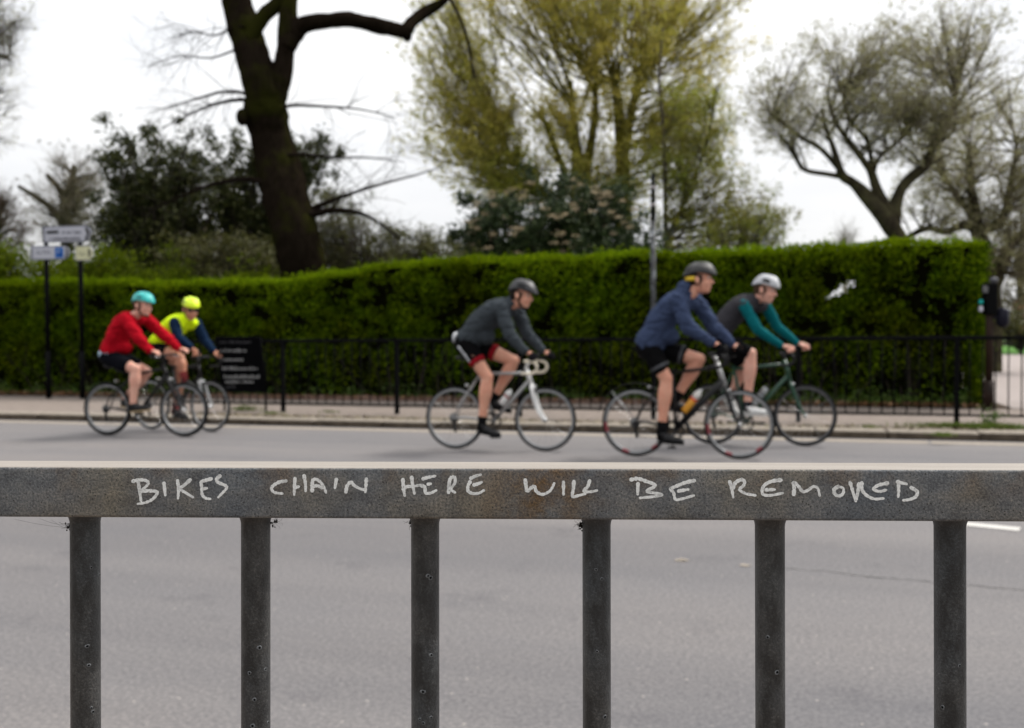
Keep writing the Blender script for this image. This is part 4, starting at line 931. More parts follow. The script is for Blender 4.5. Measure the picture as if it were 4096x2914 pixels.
# far bare trees on the left
FART = pmat('far_twig', (0.15, 0.125, 0.095), 0.95, var=0.25, scale=2); FARB = leaf_mat('far_buds', [(0.11, 0.095, 0.05), (0.15, 0.13, 0.07), (0.09, 0.075, 0.05)], 0.3)
spring_tree('pollard_tree', 'far bare pollarded tree with stubby limbs above the direction signs', [[(150, 740, 16), (150, 600, 14), (148, 500, 12), (150, 440, 9), (160, 400, 7), (165, 370, 5)], [(148, 510, 11), (120, 470, 8), (80, 440, 6), (40, 415, 4)], [(150, 470, 8), (130, 420, 6), (105, 390, 5)]], 46, [ellv(170, 400, 60, 60, 46, 1.8), ellv(200, 470, 60, 70, 46, 1.8), ellv(120, 480, 60, 50, 46, 1.6)], 110, 1500, 5000, FARB, 0.07, BARK3, FART, 61, (0.2, 0.95), 0.05, 0.0, (0.5, 1.4))
spring_tree('bare_tree', 'brown bare tree at the very end of the hedge past the direction signs', [[(-20, 760, 14), (-18, 620, 12), (-12, 540, 9), (0, 470, 6)]], 40, [ellv(0, 520, 60, 80, 40, 1.6), ellv(-60, 480, 70, 90, 40, 1.6)], 110, 1800, 5000, leaf_mat('brown_buds', [(0.07, 0.045, 0.03), (0.10, 0.065, 0.04), (0.06, 0.05, 0.03)], 0.2), 0.06, BARK3, pmat('reddish_twig', (0.06, 0.04, 0.03), 0.95), 62, (0.4, 0.98), 0.04, 0.0, (0.4, 1.2))
Y8 = 25.0
spring_tree('overhanging_tree', 'pale budding tree reaching into the sky over the far left of the hedge', [[(-330, 760, 34), (-320, 500, 30), (-300, 300, 26), (-280, 150, 22), (-260, 0, 16), (-250, -150, 9)], [(-290, 200, 16), (-200, 120, 10), (-100, 100, 6), (-20, 120, 3), (30, 140, 1)], [(-300, 330, 12), (-200, 260, 8), (-100, 250, 5), (-30, 300, 2)]], Y8, [ellv(-60, 60, 110, 140, Y8, 1.2), ellv(-70, 220, 80, 130, Y8, 1.2)], 90, 1300, 5000, BUD, 0.045, BARK3, TWIG, 63, (0.5, 0.98), 0.03, 0.0, (0.3, 0.8))
# low far trees and shrubs beyond the lawn on the right
spring_tree('far_tree', 'distant hazy bare tree beyond the lawn by the park path', [[(2275, 780, 10), (2275, 660, 8), (2270, 560, 5)]], 70, [ellv(2290, 640, 60, 60, 70, 3), ellv(2330, 560, 60, 90, 70, 3), ellv(2240, 690, 60, 40, 70, 3)], 90, 1300, 8000, FARB, 0.14, BARK3, FART, 64, (0.4, 0.98), 0.06, 0.0, (0.6, 2.0))
for i, (x, y, rx, ry, yy, lm, lab) in enumerate(((2255, 715, 70, 30, 62, OLIVE, 'far low brown-green shrub beyond the lawn'), (2180, 720, 60, 24, 66, EVER, 'far low dark shrub beyond the lawn'), (2340, 700, 60, 45, 58, LITTER, 'far russet shrub beyond the lawn'))):
    shrub('far_shrub', lab, 'shrub', [ellv(x, y, rx, ry, yy, 1.5), ellv(x + 40, y + 10, rx * 0.7, ry * 0.7, yy, 1.3)], yy, 30, 4500, lm, 0.16, 70 + i, nt=400, clump=0.3)
spring_tree('far_tree', 'tiny distant bare tree on the skyline above the hedge', [[(1885, 760, 5), (1884, 640, 4), (1884, 540, 2)]], 90, [ellv(1885, 525, 28, 30, 90, 2)], 40, 260, 0, FARB, 0.1, FART, FART, 66, (0.5, 0.98), 0.03, 0.0, (0.5, 1.4))
# far wood closing the view under the crowns
rg = np.random.RandomState(77); n = 30000; x = rg.uniform(-110, 110, n); base_h = 2.6 + 1.3 * np.sin(x * 0.21) + 0.9 * np.sin(x * 0.57 + 1) + 0.6 * np.sin(x * 1.3)
zz_ = rg.uniform(0, 1, n) * np.maximum(base_h, 1.0); yv = 120 + rg.normal(0, 2.0, n); c = np.stack([x, yv, zz_], 1)
ob = leaves_obj('far_wood', c, 0.55, leaf_mat('far_wood_leaves', [(0.03, 0.035, 0.02), (0.06, 0.055, 0.035), (0.08, 0.07, 0.05), (0.04, 0.05, 0.02)], 0.2), None, rg, 0.7, 0); tag(ob, 'far low line of trees along the end of the park', 'trees', kind='stuff')

# ------------------------------------------------------------------ bicycles and riders
def bmat(name, col, rough=0.35, metal=0.0, spec=0.5, var=0.12): return pmat(name, col, rough, metal, var, 30, 0.0, spec=spec)
TYRE = pmat('tyre_rubber', (0.012, 0.012, 0.0125), 0.85, var=0.2, spec=0.04); DARKRIM = bmat('dark_rim', (0.07, 0.07, 0.073), 0.45, 0.3); GREYRIM = bmat('grey_rim', (0.22, 0.225, 0.23), 0.4, 0.5); REDRIM = bmat('red_rim_print', (0.20, 0.03, 0.04), 0.4)
STEEL = bmat('steel', (0.45, 0.46, 0.47), 0.3, 0.9); BLACKP = bmat('black_plastic', (0.006, 0.006, 0.007), 0.5, spec=0.2); BLACKF = bmat('black_frame_paint', (0.006, 0.006, 0.007), 0.4, spec=0.25)
WHITEP = bmat('white_paint', (0.66, 0.66, 0.65), 0.35); SILVERP = bmat('silver_paint', (0.30, 0.30, 0.30), 0.4, 0.3); GREENP = bmat('dark_green_paint', (0.004, 0.045, 0.022), 0.35); CREAMT = bmat('cream_bar_tape', (0.62, 0.56, 0.44), 0.7); GREYP = bmat('grey_paint', (0.24, 0.245, 0.25), 0.4)
class Frame:
    """a bicycle's own frame: x forward, y to the rider's left, z up, origin on the road below the front axle"""
    def __init__(s, px, py, head):
        s.O = ground(px, py, 0); a = math.radians(head); s.h = np.array([math.cos(a), -math.sin(a), 0]); s.l = np.array([math.sin(a), math.cos(a), 0]); s.rot = -a
    def loc(s, px, py, off=0.0):
        w = on_plane(px, py, s.O + s.l * off, s.l) - s.O; return np.array([np.dot(w, s.h), off, w[2]])
def wheel(t, x, R, tyre_r, rimmat, rimdeep, decal=None, spokes=20):
    w = MB(); pr = [(tyre_r * math.cos(a), tyre_r * math.sin(a)) for a in np.linspace(0, 2 * math.pi, 9)[:-1]]
    o = thing('wheel', None, None); 
    bpy.data.objects.remove(o)
    w.ring((x, 0, R), R - tyre_r, pr, 56); ty = w.build('wheel', TYRE, t)
    ri = MB(); a = tyre_r * 0.75; b = R - 2 * tyre_r; prof = [(0.006, -a), (0.006, a), (-rimdeep * 0.5, a), (-rimdeep, a * 0.35), (-rimdeep, -a * 0.35), (-rimdeep * 0.5, -a)]
    ri.ring((x, 0, R), b, prof, 56, decal if decal else 0); ri.build('rim', [rimmat, REDRIM, WHITEP] if decal else [rimmat], ty, True)
    hb = MB(); hb.tube([(x, -0.05, R), (x, -0.03, R), (x, 0.03, R), (x, 0.05, R)], [0.01, 0.02, 0.02, 0.01], 12); hb.build('hub', STEEL, ty)
    sp = MB()
    for i in range(spokes):
        an = 2 * math.pi * i / spokes; sd_ = 0.025 * (1 if i % 2 else -1); a2 = an + 0.35 * (1 if (i // 2) % 2 else -1)
        sp.tube([(x + 0.018 * math.cos(a2), sd_, R + 0.018 * math.sin(a2)), (x + (b - rimdeep) * math.cos(an), 0, R + (b - rimdeep) * math.sin(an))], 0.0011, 4, False)
    so = sp.build('spokes', STEEL, ty); so['kind'] = 'stuff'
    return ty
def arc(c, r, a0, a1, n, y=0.0):
    an = np.radians(np.linspace(a0, a1, n)); return np.stack([c[0] + r * np.cos(an), np.full(n, y), c[2] + r * np.sin(an)], 1)
def bicycle(label, fr, S):
    t = thing('bicycle', label, 'bicycle', fr.O, 'bicycles ridden along the road', fr.rot)
    R = S.get('R', 0.338); L = lambda k, off=0.0: fr.loc(*S[k], off)
    xr = L('rear')[0]; xf = 0.0; bb = L('bb'); ht = L('ht'); hb = L('hb'); scl_ = L('seat'); sad = L('saddle'); tr = S.get('tyre', 0.0135)
    wheel(t, xr, R, tr, S.get('rim', DARKRIM), S.get('deep', 0.024), S.get('decal')); wheel(t, xf, R, tr, S.get('rim', DARKRIM), S.get('deep', 0.024), S.get('decal'))
    ra = np.array([xr, 0, R]); fa = np.array([xf, 0, R]); fm = S['frame']; k = S.get('fat', 1.0)
    f = MB(); f.tube([ht, hb], 0.021 * k, 12); f.tube([hb * 0.75 + ht * 0.25, bb], 0.019 * k * S.get('dt', 1.0), 12); f.tube([ht * 0.8 + hb * 0.2, scl_], 0.0155 * k, 12); f.tube([bb, scl_ + (scl_ - bb) * 0.06], 0.016 * k, 12)
    f.tube([bb + [0, -0.036, 0], bb + [0, 0.036, 0]], 0.022, 12)
    for sy in (-1, 1):
        f.tube([bb + [-0.02, sy * 0.02, 0], ra + [0.12, sy * 0.045, 0.005], ra + [0, sy * 0.062, 0]], 0.009 * k, 8); f.tube([scl_ + [0, sy * 0.018, -0.01], ra + [0.06, sy * 0.045, 0.14], ra + [0, sy * 0.062, 0]], 0.0075 * k, 8)
        f.ell(ra + [0, sy * 0.062, 0], (0.014, 0.006, 0.016), seg=8, rings=5)
    f.build('frame', fm, t)
    if 'ht_col' in S:
        m = MB(); m.tube([ht + (ht - hb) * 0.02, hb - (ht - hb) * 0.02], 0.023 * k, 14); m.build('head_tube', S['ht_col'], t)
    fk = MB(); crown = hb + (hb - ht) / np.linalg.norm(hb - ht) * 0.035
    fk.tube([hb, crown], 0.019, 10); fk.box(crown, (0.03, 0.105, 0.03), bevel=0.008)
    for sy in (-1, 1):
        e = fa + [0, sy * 0.052, 0]; m1 = crown + [0, sy * 0.05, 0]; d = e - m1; bend = S.get('bend', 0.03)
        pth = catmull([m1, m1 + d * 0.5 + [-bend * 0.8, 0, 0], m1 + d * 0.85 + [-bend * 0.6, 0, 0], e], 4); fk.tube(pth, np.linspace(0.0165, 0.009, len(pth)) * S.get('forkfat', 1.0), 10)
    fk.build('fork', [S.get('fork', fm)], t)
    # saddle and post
    m = MB(); m.tube([scl_, sad + [0.01, 0, -0.05]], 0.0135, 10); m.build('seat_post', S.get('postm', BLACKP), t)
    m = MB(); xs = np.array([-0.13, -0.10, -0.05, 0.02, 0.08, 0.13, 0.145]); ws = np.array([0.045, 0.068, 0.066, 0.035, 0.022, 0.017, 0.006]); pth = np.stack([sad[0] + xs, xs * 0, sad[2] - 0.02 + 0.012 * (np.abs(xs) / 0.14) ** 2], 1)
    m.tube(pth, ws, 14, True, 0, flat=np.array([0.012, 0.022, 0.024, 0.02, 0.017, 0.013, 0.005]), side_axis=(0, 1, 0)); m.build('saddle', BLACKP, t)
    # bars
    hand = fr.loc(*S['hand'], -0.205)
    hz = hand[2] - 0.035; m = MB(); st = MB()
    if S['bar'] == 'drop':
        clamp = np.array([hand[0] - 0.11, 0, hz - 0.012]); st.tube([ht + (ht - hb) * 0.25, ht + (ht - hb) * 0.05], 0.02, 10); st.tube([ht + (ht - hb) * 0.22, clamp], 0.016, 10); st.build('stem', S.get('stemm', BLACKP), t)
        bo = None
        for sy in (-1, 1):
            c = np.array([clamp[0] + 0.075, sy * 0.205, hz - 0.075])
            top_ = [np.array([clamp[0], 0, clamp[2]]), np.array([clamp[0], sy * 0.15, clamp[2]]), np.array([clamp[0] + 0.02, sy * 0.195, clamp[2] - 0.002]), np.array([clamp[0] + 0.075, sy * 0.205, clamp[2]])]
            dr = [np.array([c[0] + 0.07 * math.sin(a), sy * 0.207, c[2] + 0.063 * math.cos(a)]) for a in np.radians([50, 90, 130, 170])] + [np.array([c[0] - 0.10, sy * 0.21, c[2] - 0.066])]
            m.tube(catmull(top_ + dr, 5), 0.0155, 10)
        bo = m.build('handlebar', S.get('tape', BLACKP), t)
        for sy in (-1, 1):
            q = MB(); h0 = np.array([clamp[0] + 0.075, sy * 0.206, hz]); q.tube([h0 + [-0.015, 0, 0], h0 + [0.03, 0, 0.012], h0 + [0.065, 0, 0.032], h0 + [0.078, 0, 0.058], h0 + [0.074, 0, 0.072]], [0.014, 0.018, 0.018, 0.016, 0.009], 10); q.tube(catmull([h0 + [0.07, 0, 0.03], h0 + [0.095, 0, -0.01], h0 + [0.085, sy * 0.008, -0.07], h0 + [0.07, sy * 0.012, -0.10]], 4), 0.006, 6, flat=0.6)
            q.build('brake_lever', S.get('leverm', BLACKP), bo)
    else:
        clamp = np.array([hand[0] - 0.0, 0, hz]); st.tube([ht + (ht - hb) * 0.3, ht + (ht - hb) * 0.05], 0.02, 10); st.tube([ht + (ht - hb) * 0.26, clamp], 0.017, 10); st.build('stem', S.get('stemm', BLACKP), t)
        W = S.get('barw', 0.30); m.tube(catmull([(clamp[0] - 0.02, -W, hz + 0.008), (clamp[0] - 0.005, -0.12, hz + 0.003), (clamp[0], 0, hz), (clamp[0] - 0.005, 0.12, hz + 0.003), (clamp[0] - 0.02, W, hz + 0.008)], 4), 0.0135, 10); bo = m.build('handlebar', BLACKP, t)
        for sy in (-1, 1):
            q = MB(); q.tube([(clamp[0] - 0.021, sy * W, hz + 0.009), (clamp[0] - 0.012, sy * (W - 0.12), hz + 0.006)], 0.017, 10); q.build('grip', TYRE, bo)
            q = MB(); q.tube(catmull([(clamp[0], sy * (W - 0.13), hz), (clamp[0] + 0.05, sy * (W - 0.11), hz - 0.015), (clamp[0] + 0.045, sy * (W - 0.02), hz - 0.02)], 4), 0.006, 6); q.build('brake_lever', STEEL, bo)
    # drive train: chainring, cranks and pedals
    cr_ = MB(); cr_.ring((bb[0], -0.048, bb[2]), 0.078, [(0.018, -0.003), (0.018, 0.003), (0, 0.003), (0, -0.003)], 36)
    for i in range(5):
        a = 2 * math.pi * i / 5 + 0.3; cr_.tube([bb + [0, -0.048, 0], bb + [0.08 * math.cos(a), -0.048, 0.08 * math.sin(a)]], 0.009, 6, flat=0.4)
    co = cr_.build('chainring', S.get('ring', BLACKP), t); CL = 0.172
    pn = fr.loc(*S['pedal'], -0.11); dv = pn - bb; dv[1] = 0; dv = nrm(dv) * CL; ped = {}
    for sy, sgn in ((-1, 1), (1, -1)):
        e = bb + dv * sgn; e[1] = 0; q = MB(); q.tube([bb + [0, sy * 0.068, 0], e + [0, sy * 0.080, 0]], [0.014, 0.011], 8, flat=0.7); q.build('crank_arm', S.get('crankm', BLACKP), co)
        q = MB(); q.box(e + [0, sy * 0.125, 0], (0.085, 0.07, 0.018), bevel=0.005); q.tube([e + [0, sy * 0.08, 0], e + [0, sy * 0.12, 0]], 0.006, 6); q.build('pedal', BLACKP, co); ped[sy] = e + np.array([0, sy * 0.125, 0])
    q = MB()
    for i, rr in enumerate(np.linspace(0.055, 0.026, 7)): q.tube([ra + [0, -0.045 + 0.0 * i + 0.004 * (i - 3) * -1, 0], ra + [0, -0.043 + 0.004 * (i - 3) * -1, 0]], rr, 18)
    q.build('cassette', bmat('cassette_steel', (0.16, 0.16, 0.16), 0.4, 0.8) if 'cassette_steel' not in bpy.data.materials else bpy.data.materials['cassette_steel'], t)
    q = MB(); q.tube([bb + [0, -0.048, 0.095], ra + [0, -0.045, 0.04]], 0.004, 5, flat=0.6); jw = ra + np.array([0.01, -0.05, -0.075]); q.tube([bb + [0, -0.048, -0.095], jw + [0.01, 0, -0.06]], 0.004, 5, flat=0.6); q.build('chain', TYRE, t)
    q = MB(); q.tube([ra + [0, -0.06, -0.01], ra + [0.012, -0.058, -0.05], jw], [0.012, 0.013, 0.012], 8); q.tube([jw, jw + [0.012, 0, -0.06]], 0.008, 8, flat=2.0); q.tube([jw + [0, -0.006, 0], jw + [0, 0.006, 0]], 0.018, 12); q.tube([jw + [0.012, -0.006, -0.06], jw + [0.012, 0.006, -0.06]], 0.018, 12); q.build('derailleur', BLACKP, t)
    for nm, base_p in (('front_brake', crown + np.array([0.03, 0, -0.01])), ('rear_brake', scl_ * 0.42 + ra * 0.58 + np.array([-0.0, 0, 0.12]))):
        if nm == 'rear_brake': base_p = np.array([xr + 0.14, 0, R * 2 + 0.015])
        q = MB(); q.box(base_p, (0.025, 0.07, 0.03), bevel=0.006); q.build('brake', STEEL if S.get('brakem') is None else S['brakem'], t)
    if S.get('cage'):
        q = MB(); q.tube([bb * 0.62 + hb * 0.38 + [0.0, 0, 0.02], bb * 0.40 + hb * 0.60 + [0, 0, 0.02]], 0.006, 6); q.build('bottle_cage', BLACKP, t)
    if S.get('guard'):
        q = MB(); pth = arc((xr, 0, R), R + 0.055, 35, 165, 22); q.tube(pth, 0.026, 8, flat=0.12, side_axis=(0, 1, 0)); q.build('mudguard', BLACKP, t)
        q = MB()
        for sy in (-1, 1): q.tube([ra + [0, sy * 0.06, 0.02], pth[15] + [0, sy * 0.026, 0]], 0.003, 5)
        q.build('mudguard_stay', STEEL, t)
    return t, ped, bb, hb
def bottle(label, fr, t, bb, hb, px0, px1, cols, r=0.036):
    """drink bottle standing in the cage, own object"""
    a, b = fr.loc(*px0, -0.0), fr.loc(*px1, -0.0); o = thing('water_bottle', label, 'bottle', fr.O, None, fr.rot); ax_ = nrm(b - a); Lb = np.linalg.norm(b - a); base_p = a
    fs_ = [0, 0.02, 0.30, 0.42, 0.50, 0.72, 0.80, 0.84]; rr = [0.9, 1, 1, 0.93, 1, 1, 0.86, 0.7]; q = MB(); q.tube([a + ax_ * Lb * f for f in fs_[:5]], [r * k for k in rr[:5]], 18); q.build('lower_body', cols[0], o)
    q = MB(); q.tube([a + ax_ * Lb * f for f in (0.505, 0.60)], [r * 1.002, r * 1.002], 18); q.build('band', cols[1], o)
    q = MB(); q.tube([a + ax_ * Lb * f for f in (0.605, 0.76, 0.82, 0.86)], [r, r, r * 0.9, r * 0.75], 18); q.build('upper_body', cols[2], o)
    q = MB(); q.tube([a + ax_ * Lb * f for f in (0.865, 0.93, 0.935, 1.0)], [r * 0.72, r * 0.6, r * 0.35, r * 0.3], 14); q.build('cap', cols[3], o); return o

SKIN = {}
def skin_mat(name, col):
    m, t, b = new_mat(name); n = tex(t, 14, 4, 0.6); c = ramp(t, n.outputs['Fac'], [(0.35, tuple(np.array(col) * np.array([1.0, 0.86, 0.84]))), (0.65, tuple(np.array(col) * 1.06))])
    t.links.new(c, b.inputs['Base Color']); b.inputs['Roughness'].default_value = 0.5; b.inputs['Specular IOR Level'].default_value = 0.35
    b.inputs['Subsurface Weight'].default_value = 0.12; b.inputs['Subsurface Radius'].default_value = (0.012, 0.005, 0.003); b.inputs['Subsurface Scale'].default_value = 1.0; return m
def cloth(name, col, bm=1.0, bs=22, rough=0.85, var=0.14): return pmat(name, col, rough, var=var, scale=9, bmp=bm, bscale=bs, bdist=0.012, spec=0.04)
def rot_head(yaw, pitch):
    """head frame axes as columns: x forward, y left, z up; yaw>0 turns to the rider's left, pitch>0 looks down"""
    cy, sy = math.cos(yaw), math.sin(yaw); cp_, sp2 = math.cos(pitch), math.sin(pitch)
    Ry = np.array([[cp_, 0, sp2], [0, 1, 0], [-sp2, 0, cp_]]); Rz = np.array([[cy, -sy, 0], [sy, cy, 0], [0, 0, 1]]); return Rz @ Ry
def limb(mb, a, b, ra, rb, bulge=0.0, bpos=0.35, sides=14, n=9):
    t = np.linspace(0, 1, n); r = ra + (rb - ra) * t + bulge * np.exp(-((t - bpos) / 0.2) ** 2)
    mb.tube(a[None] * (1 - t[:, None]) + b[None] * t[:, None], r, sides); mb.ell(a, (ra,) * 3, seg=12, rings=8); mb.ell(b, (rb,) * 3, seg=12, rings=8)
def hand_mesh(mb, w, g, axis, over, infl=0.0):
    """hand from wrist w closing on a grip at g; knuckles run along axis, fingers go 'over' the grip and down"""
    axis = nrm(axis); over = nrm(over); k = 1.0; dn = np.array([0, 0, -1.0]); rr = 0.0095 + infl
    kn = [g + axis * q * 0.0205 + np.array([0, 0, 0.02]) for q in (1.6, 0.55, -0.5, -1.5)]
    pc = (w + sum(kn) / 4) / 2
    for q in kn: mb.tube([w * 0.85 + q * 0.15, (w + q) / 2 + [0, 0, 0.006], q], [0.017 + infl, 0.0165 + infl, 0.0135 + infl], 8)
    mb.ell(pc, (0.034 + infl, 0.026 + infl, 0.019 + infl), seg=10, rings=7)
    for q, Lf in zip(kn, (0.9, 1.0, 0.95, 0.78)):
        p1 = q + over * 0.030 * Lf + dn * 0.006; p2 = p1 + dn * 0.027 * Lf + over * 0.006; p3 = p2 - over * 0.022 * Lf + dn * 0.008
        mb.tube([q, p1, p2, p3], [rr + 0.0015, rr, rr * 0.95, rr * 0.8], 8); mb.ell(p3, (rr * 0.8,) * 3, seg=7, rings=5); mb.ell(p1, (rr,) * 3, seg=7, rings=5); mb.ell(p2, (rr * 0.97,) * 3, seg=7, rings=5)
    th0 = w * 0.55 + g * 0.45 - over * 0.024; th1 = g - over * 0.032 + axis * 0.015 + [0, 0, 0.004]; th2 = th1 + axis * 0.022 + dn * 0.018 + over * 0.006
    mb.tube([th0, th1, th2], [0.014 + infl, 0.0115 + infl, 0.009 + infl], 8); mb.ell(th2, (0.009 + infl,) * 3, seg=7, rings=5)
def folds(v, nn, amp, sc_, seed=0):
    q = []
    for p in v:
        a = mnoise.noise((p[0] * sc_ * 0.7 + seed, p[1] * sc_ * 0.6, p[2] * sc_)); b = mnoise.noise((p[0] * sc_ * 1.5, p[1] * sc_ * 1.3 + seed, p[2] * sc_ * 1.9 + 4)); q.append(0.55 * a - 0.75 * max(0.0, 1 - abs(a) / 0.16) - 0.40 * max(0.0, 1 - abs(b) / 0.16))
    return v + nn * (amp * np.array(q))[:, None]
def displaced(v, nn, amp, sc_, seed=0):
    q = np.array([mnoise.noise((p[0] * sc_ + seed, p[1] * sc_, p[2] * sc_ * 0.8)) + 0.5 * mnoise.noise((p[0] * sc_ * 2.3, p[1] * sc_ * 2.3 + seed, p[2] * sc_ * 2.1)) for p in v]); return v + nn * (amp * q)[:, None]
def arr_obj(name, parts, mat, parent):
    mb = MB()
    for v, f in parts: mb.add(v, f)
    return mb.build(name, mat, parent, True)
def shoe(t, ball, ankle, toe_dir, sy, upper, sole, name='shoe'):
    d = nrm(toe_dir); up = nrm(np.cross(d, [0, -1.0, 0])); up = up if up[2] > 0 else -up; lat = np.array([0, 1.0, 0]); R = np.array([d, lat, up]).T
    heel = ankle - up * 0.088 - d * 0.035; c = heel + d * 0.155; toe = c + d * 0.085; m = MB()
    m.ell(c + d * 0.025 + up * 0.034, (0.085, 0.043, 0.032), R, 14, 10); m.ell(c - d * 0.06 + up * 0.045, (0.09, 0.036, 0.043), R, 14, 10); m.ell(heel + up * 0.05 + d * 0.03, (0.045, 0.034, 0.048), R, 14, 10); m.tube([heel + d * 0.04 + up * 0.05, heel + d * 0.037 + up * 0.100], [0.046, 0.049], 12)
    m.ell(toe - d * 0.01 + up * 0.024, (0.04, 0.034, 0.024), R, 12, 8)
    v, f, nn = remesh(m, 0.007, 3); o = arr_obj(name, [(v, f)], upper, t)
    s_ = MB(); xs = [-0.16, -0.12, -0.05, 0.02, 0.06, 0.10, 0.115]; ws = [0.02, 0.034, 0.031, 0.043, 0.044, 0.03, 0.012]; ol = [c + d * x + lat * w + up * 0.004 for x, w in zip(xs, ws)] + [c + d * x - lat * w + up * 0.004 for x, w in zip(xs[::-1], ws[::-1])]
    s_.prism(ol, -up * 0.014); s_.build('sole', sole, o, False); return o
def helmet(t, hc, R, shell, vent, strap, sc_=1.0, visor=0.0, tail=0.0, accent=None, z0=0.028, ribs=5, pat=True):
    V, F, Mi = [], [], []; nu, nv = 40, 15
    for j in range(nv + 1):
        ph = (j / nv) * math.pi / 2                      # rim -> crown
        for i in range(nu):
            a = 2 * math.pi * i / nu; x = 0.137 * math.cos(a); y = 0.103 * math.sin(a); front = max(0, math.cos(a)); back = max(0, -math.cos(a))
            lift = -0.006 * front - 0.030 * back ** 2 + 0.012 * abs(math.sin(a)) ** 3
            q = math.cos(ph) ** 0.75; h = math.sin(ph)
            lat_ = y * q; rib = 0.006 * math.cos(lat_ / 0.103 * math.pi * ribs / 1.6) * math.sin(ph * 1.6) if pat else 0
            X = x * q * (1 + tail * back * (1 - h) * 0.25) + visor * front ** 3 * (1 - h) ** 2; Z = lift * (1 - h) + 0.108 * h + rib - visor * 0.25 * front ** 4 * (1 - h) ** 3
            V.append(np.array([X, lat_, Z]) * sc_ + [0.004, 0, z0])
    for j in range(nv):
        for i in range(nu):
            i2 = (i + 1) % nu; F.append((j * nu + i, j * nu + i2, (j + 1) * nu + i2, (j + 1) * nu + i))
            cc = (np.array(V[j * nu + i]) + V[(j + 1) * nu + i2]) / 2; w = math.cos(cc[1] / sc_ / 0.103 * math.pi * ribs / 1.6); xx = cc[0] / sc_
            Mi.append(1 if (pat and w < -0.35 and 2 <= j <= nv - 3 and (math.sin(xx * 42) > -0.55)) else 0)
    n0 = len(V)                                          # inner shell and rim
    for i in range(nu): p = np.array(V[i]); V.append(p * [0.86, 0.86, 1.0] + [0, 0, -0.004])
    for i in range(nu): p = np.array(V[i]); V.append(p * [0.80, 0.80, 1] + [0, 0, 0.05])
    for i in range(nu):
        i2 = (i + 1) % nu; F.append((i2, i, n0 + i, n0 + i2)); Mi.append(1); F.append((n0 + i2, n0 + i, n0 + nu + i, n0 + nu + i2)); Mi.append(1)
    V = np.array(V) @ R.T + hc
    o = mesh_obj('helmet', V, F, [shell, vent], t, True, Mi)
    m = MB()
    for sy in (-1, 1):
        pts = [np.array([0.045, sy * 0.085, 0.03]), np.array([0.02, sy * 0.080, -0.05]), np.array([0.035, sy * 0.045, -0.125]), np.array([0.045, 0, -0.138])]; m.tube(catmull([R @ p + hc for p in pts], 4), 0.006, 6, flat=0.3)
        pts = [np.array([-0.06, sy * 0.08, 0.02]), np.array([0.015, sy * 0.082, -0.055])]; m.tube([R @ p + hc for p in pts], 0.006, 6, flat=0.3)
    m.build('helmet_strap', strap, o)
    if accent is not None:
        m = MB(); pts = [np.array([-0.138 * math.cos(a) * 1.0, 0.104 * math.sin(a), -0.004 + 0.0 * a]) for a in np.radians(np.linspace(-75, 75, 15))]; m.tube([R @ (p * 0.97) + hc for p in pts], 0.013, 10, flat=np.full(15, 0.022)); m.build('helmet_band', accent, o)
    return o
HAIRD = pmat('dark_hair', (0.012, 0.008, 0.006), 0.7, var=0.4, scale=60, bmp=0.6, bscale=120); HAIRB = pmat('brown_hair', (0.05, 0.028, 0.015), 0.7, var=0.4, scale=60, bmp=0.6, bscale=120)
EYEW = bmat('eye_white', (0.6, 0.58, 0.55), 0.3); EYED = bmat('eye_iris', (0.02, 0.012, 0.008), 0.2); LIP = pmat('lips', (0.36, 0.13, 0.11), 0.5)
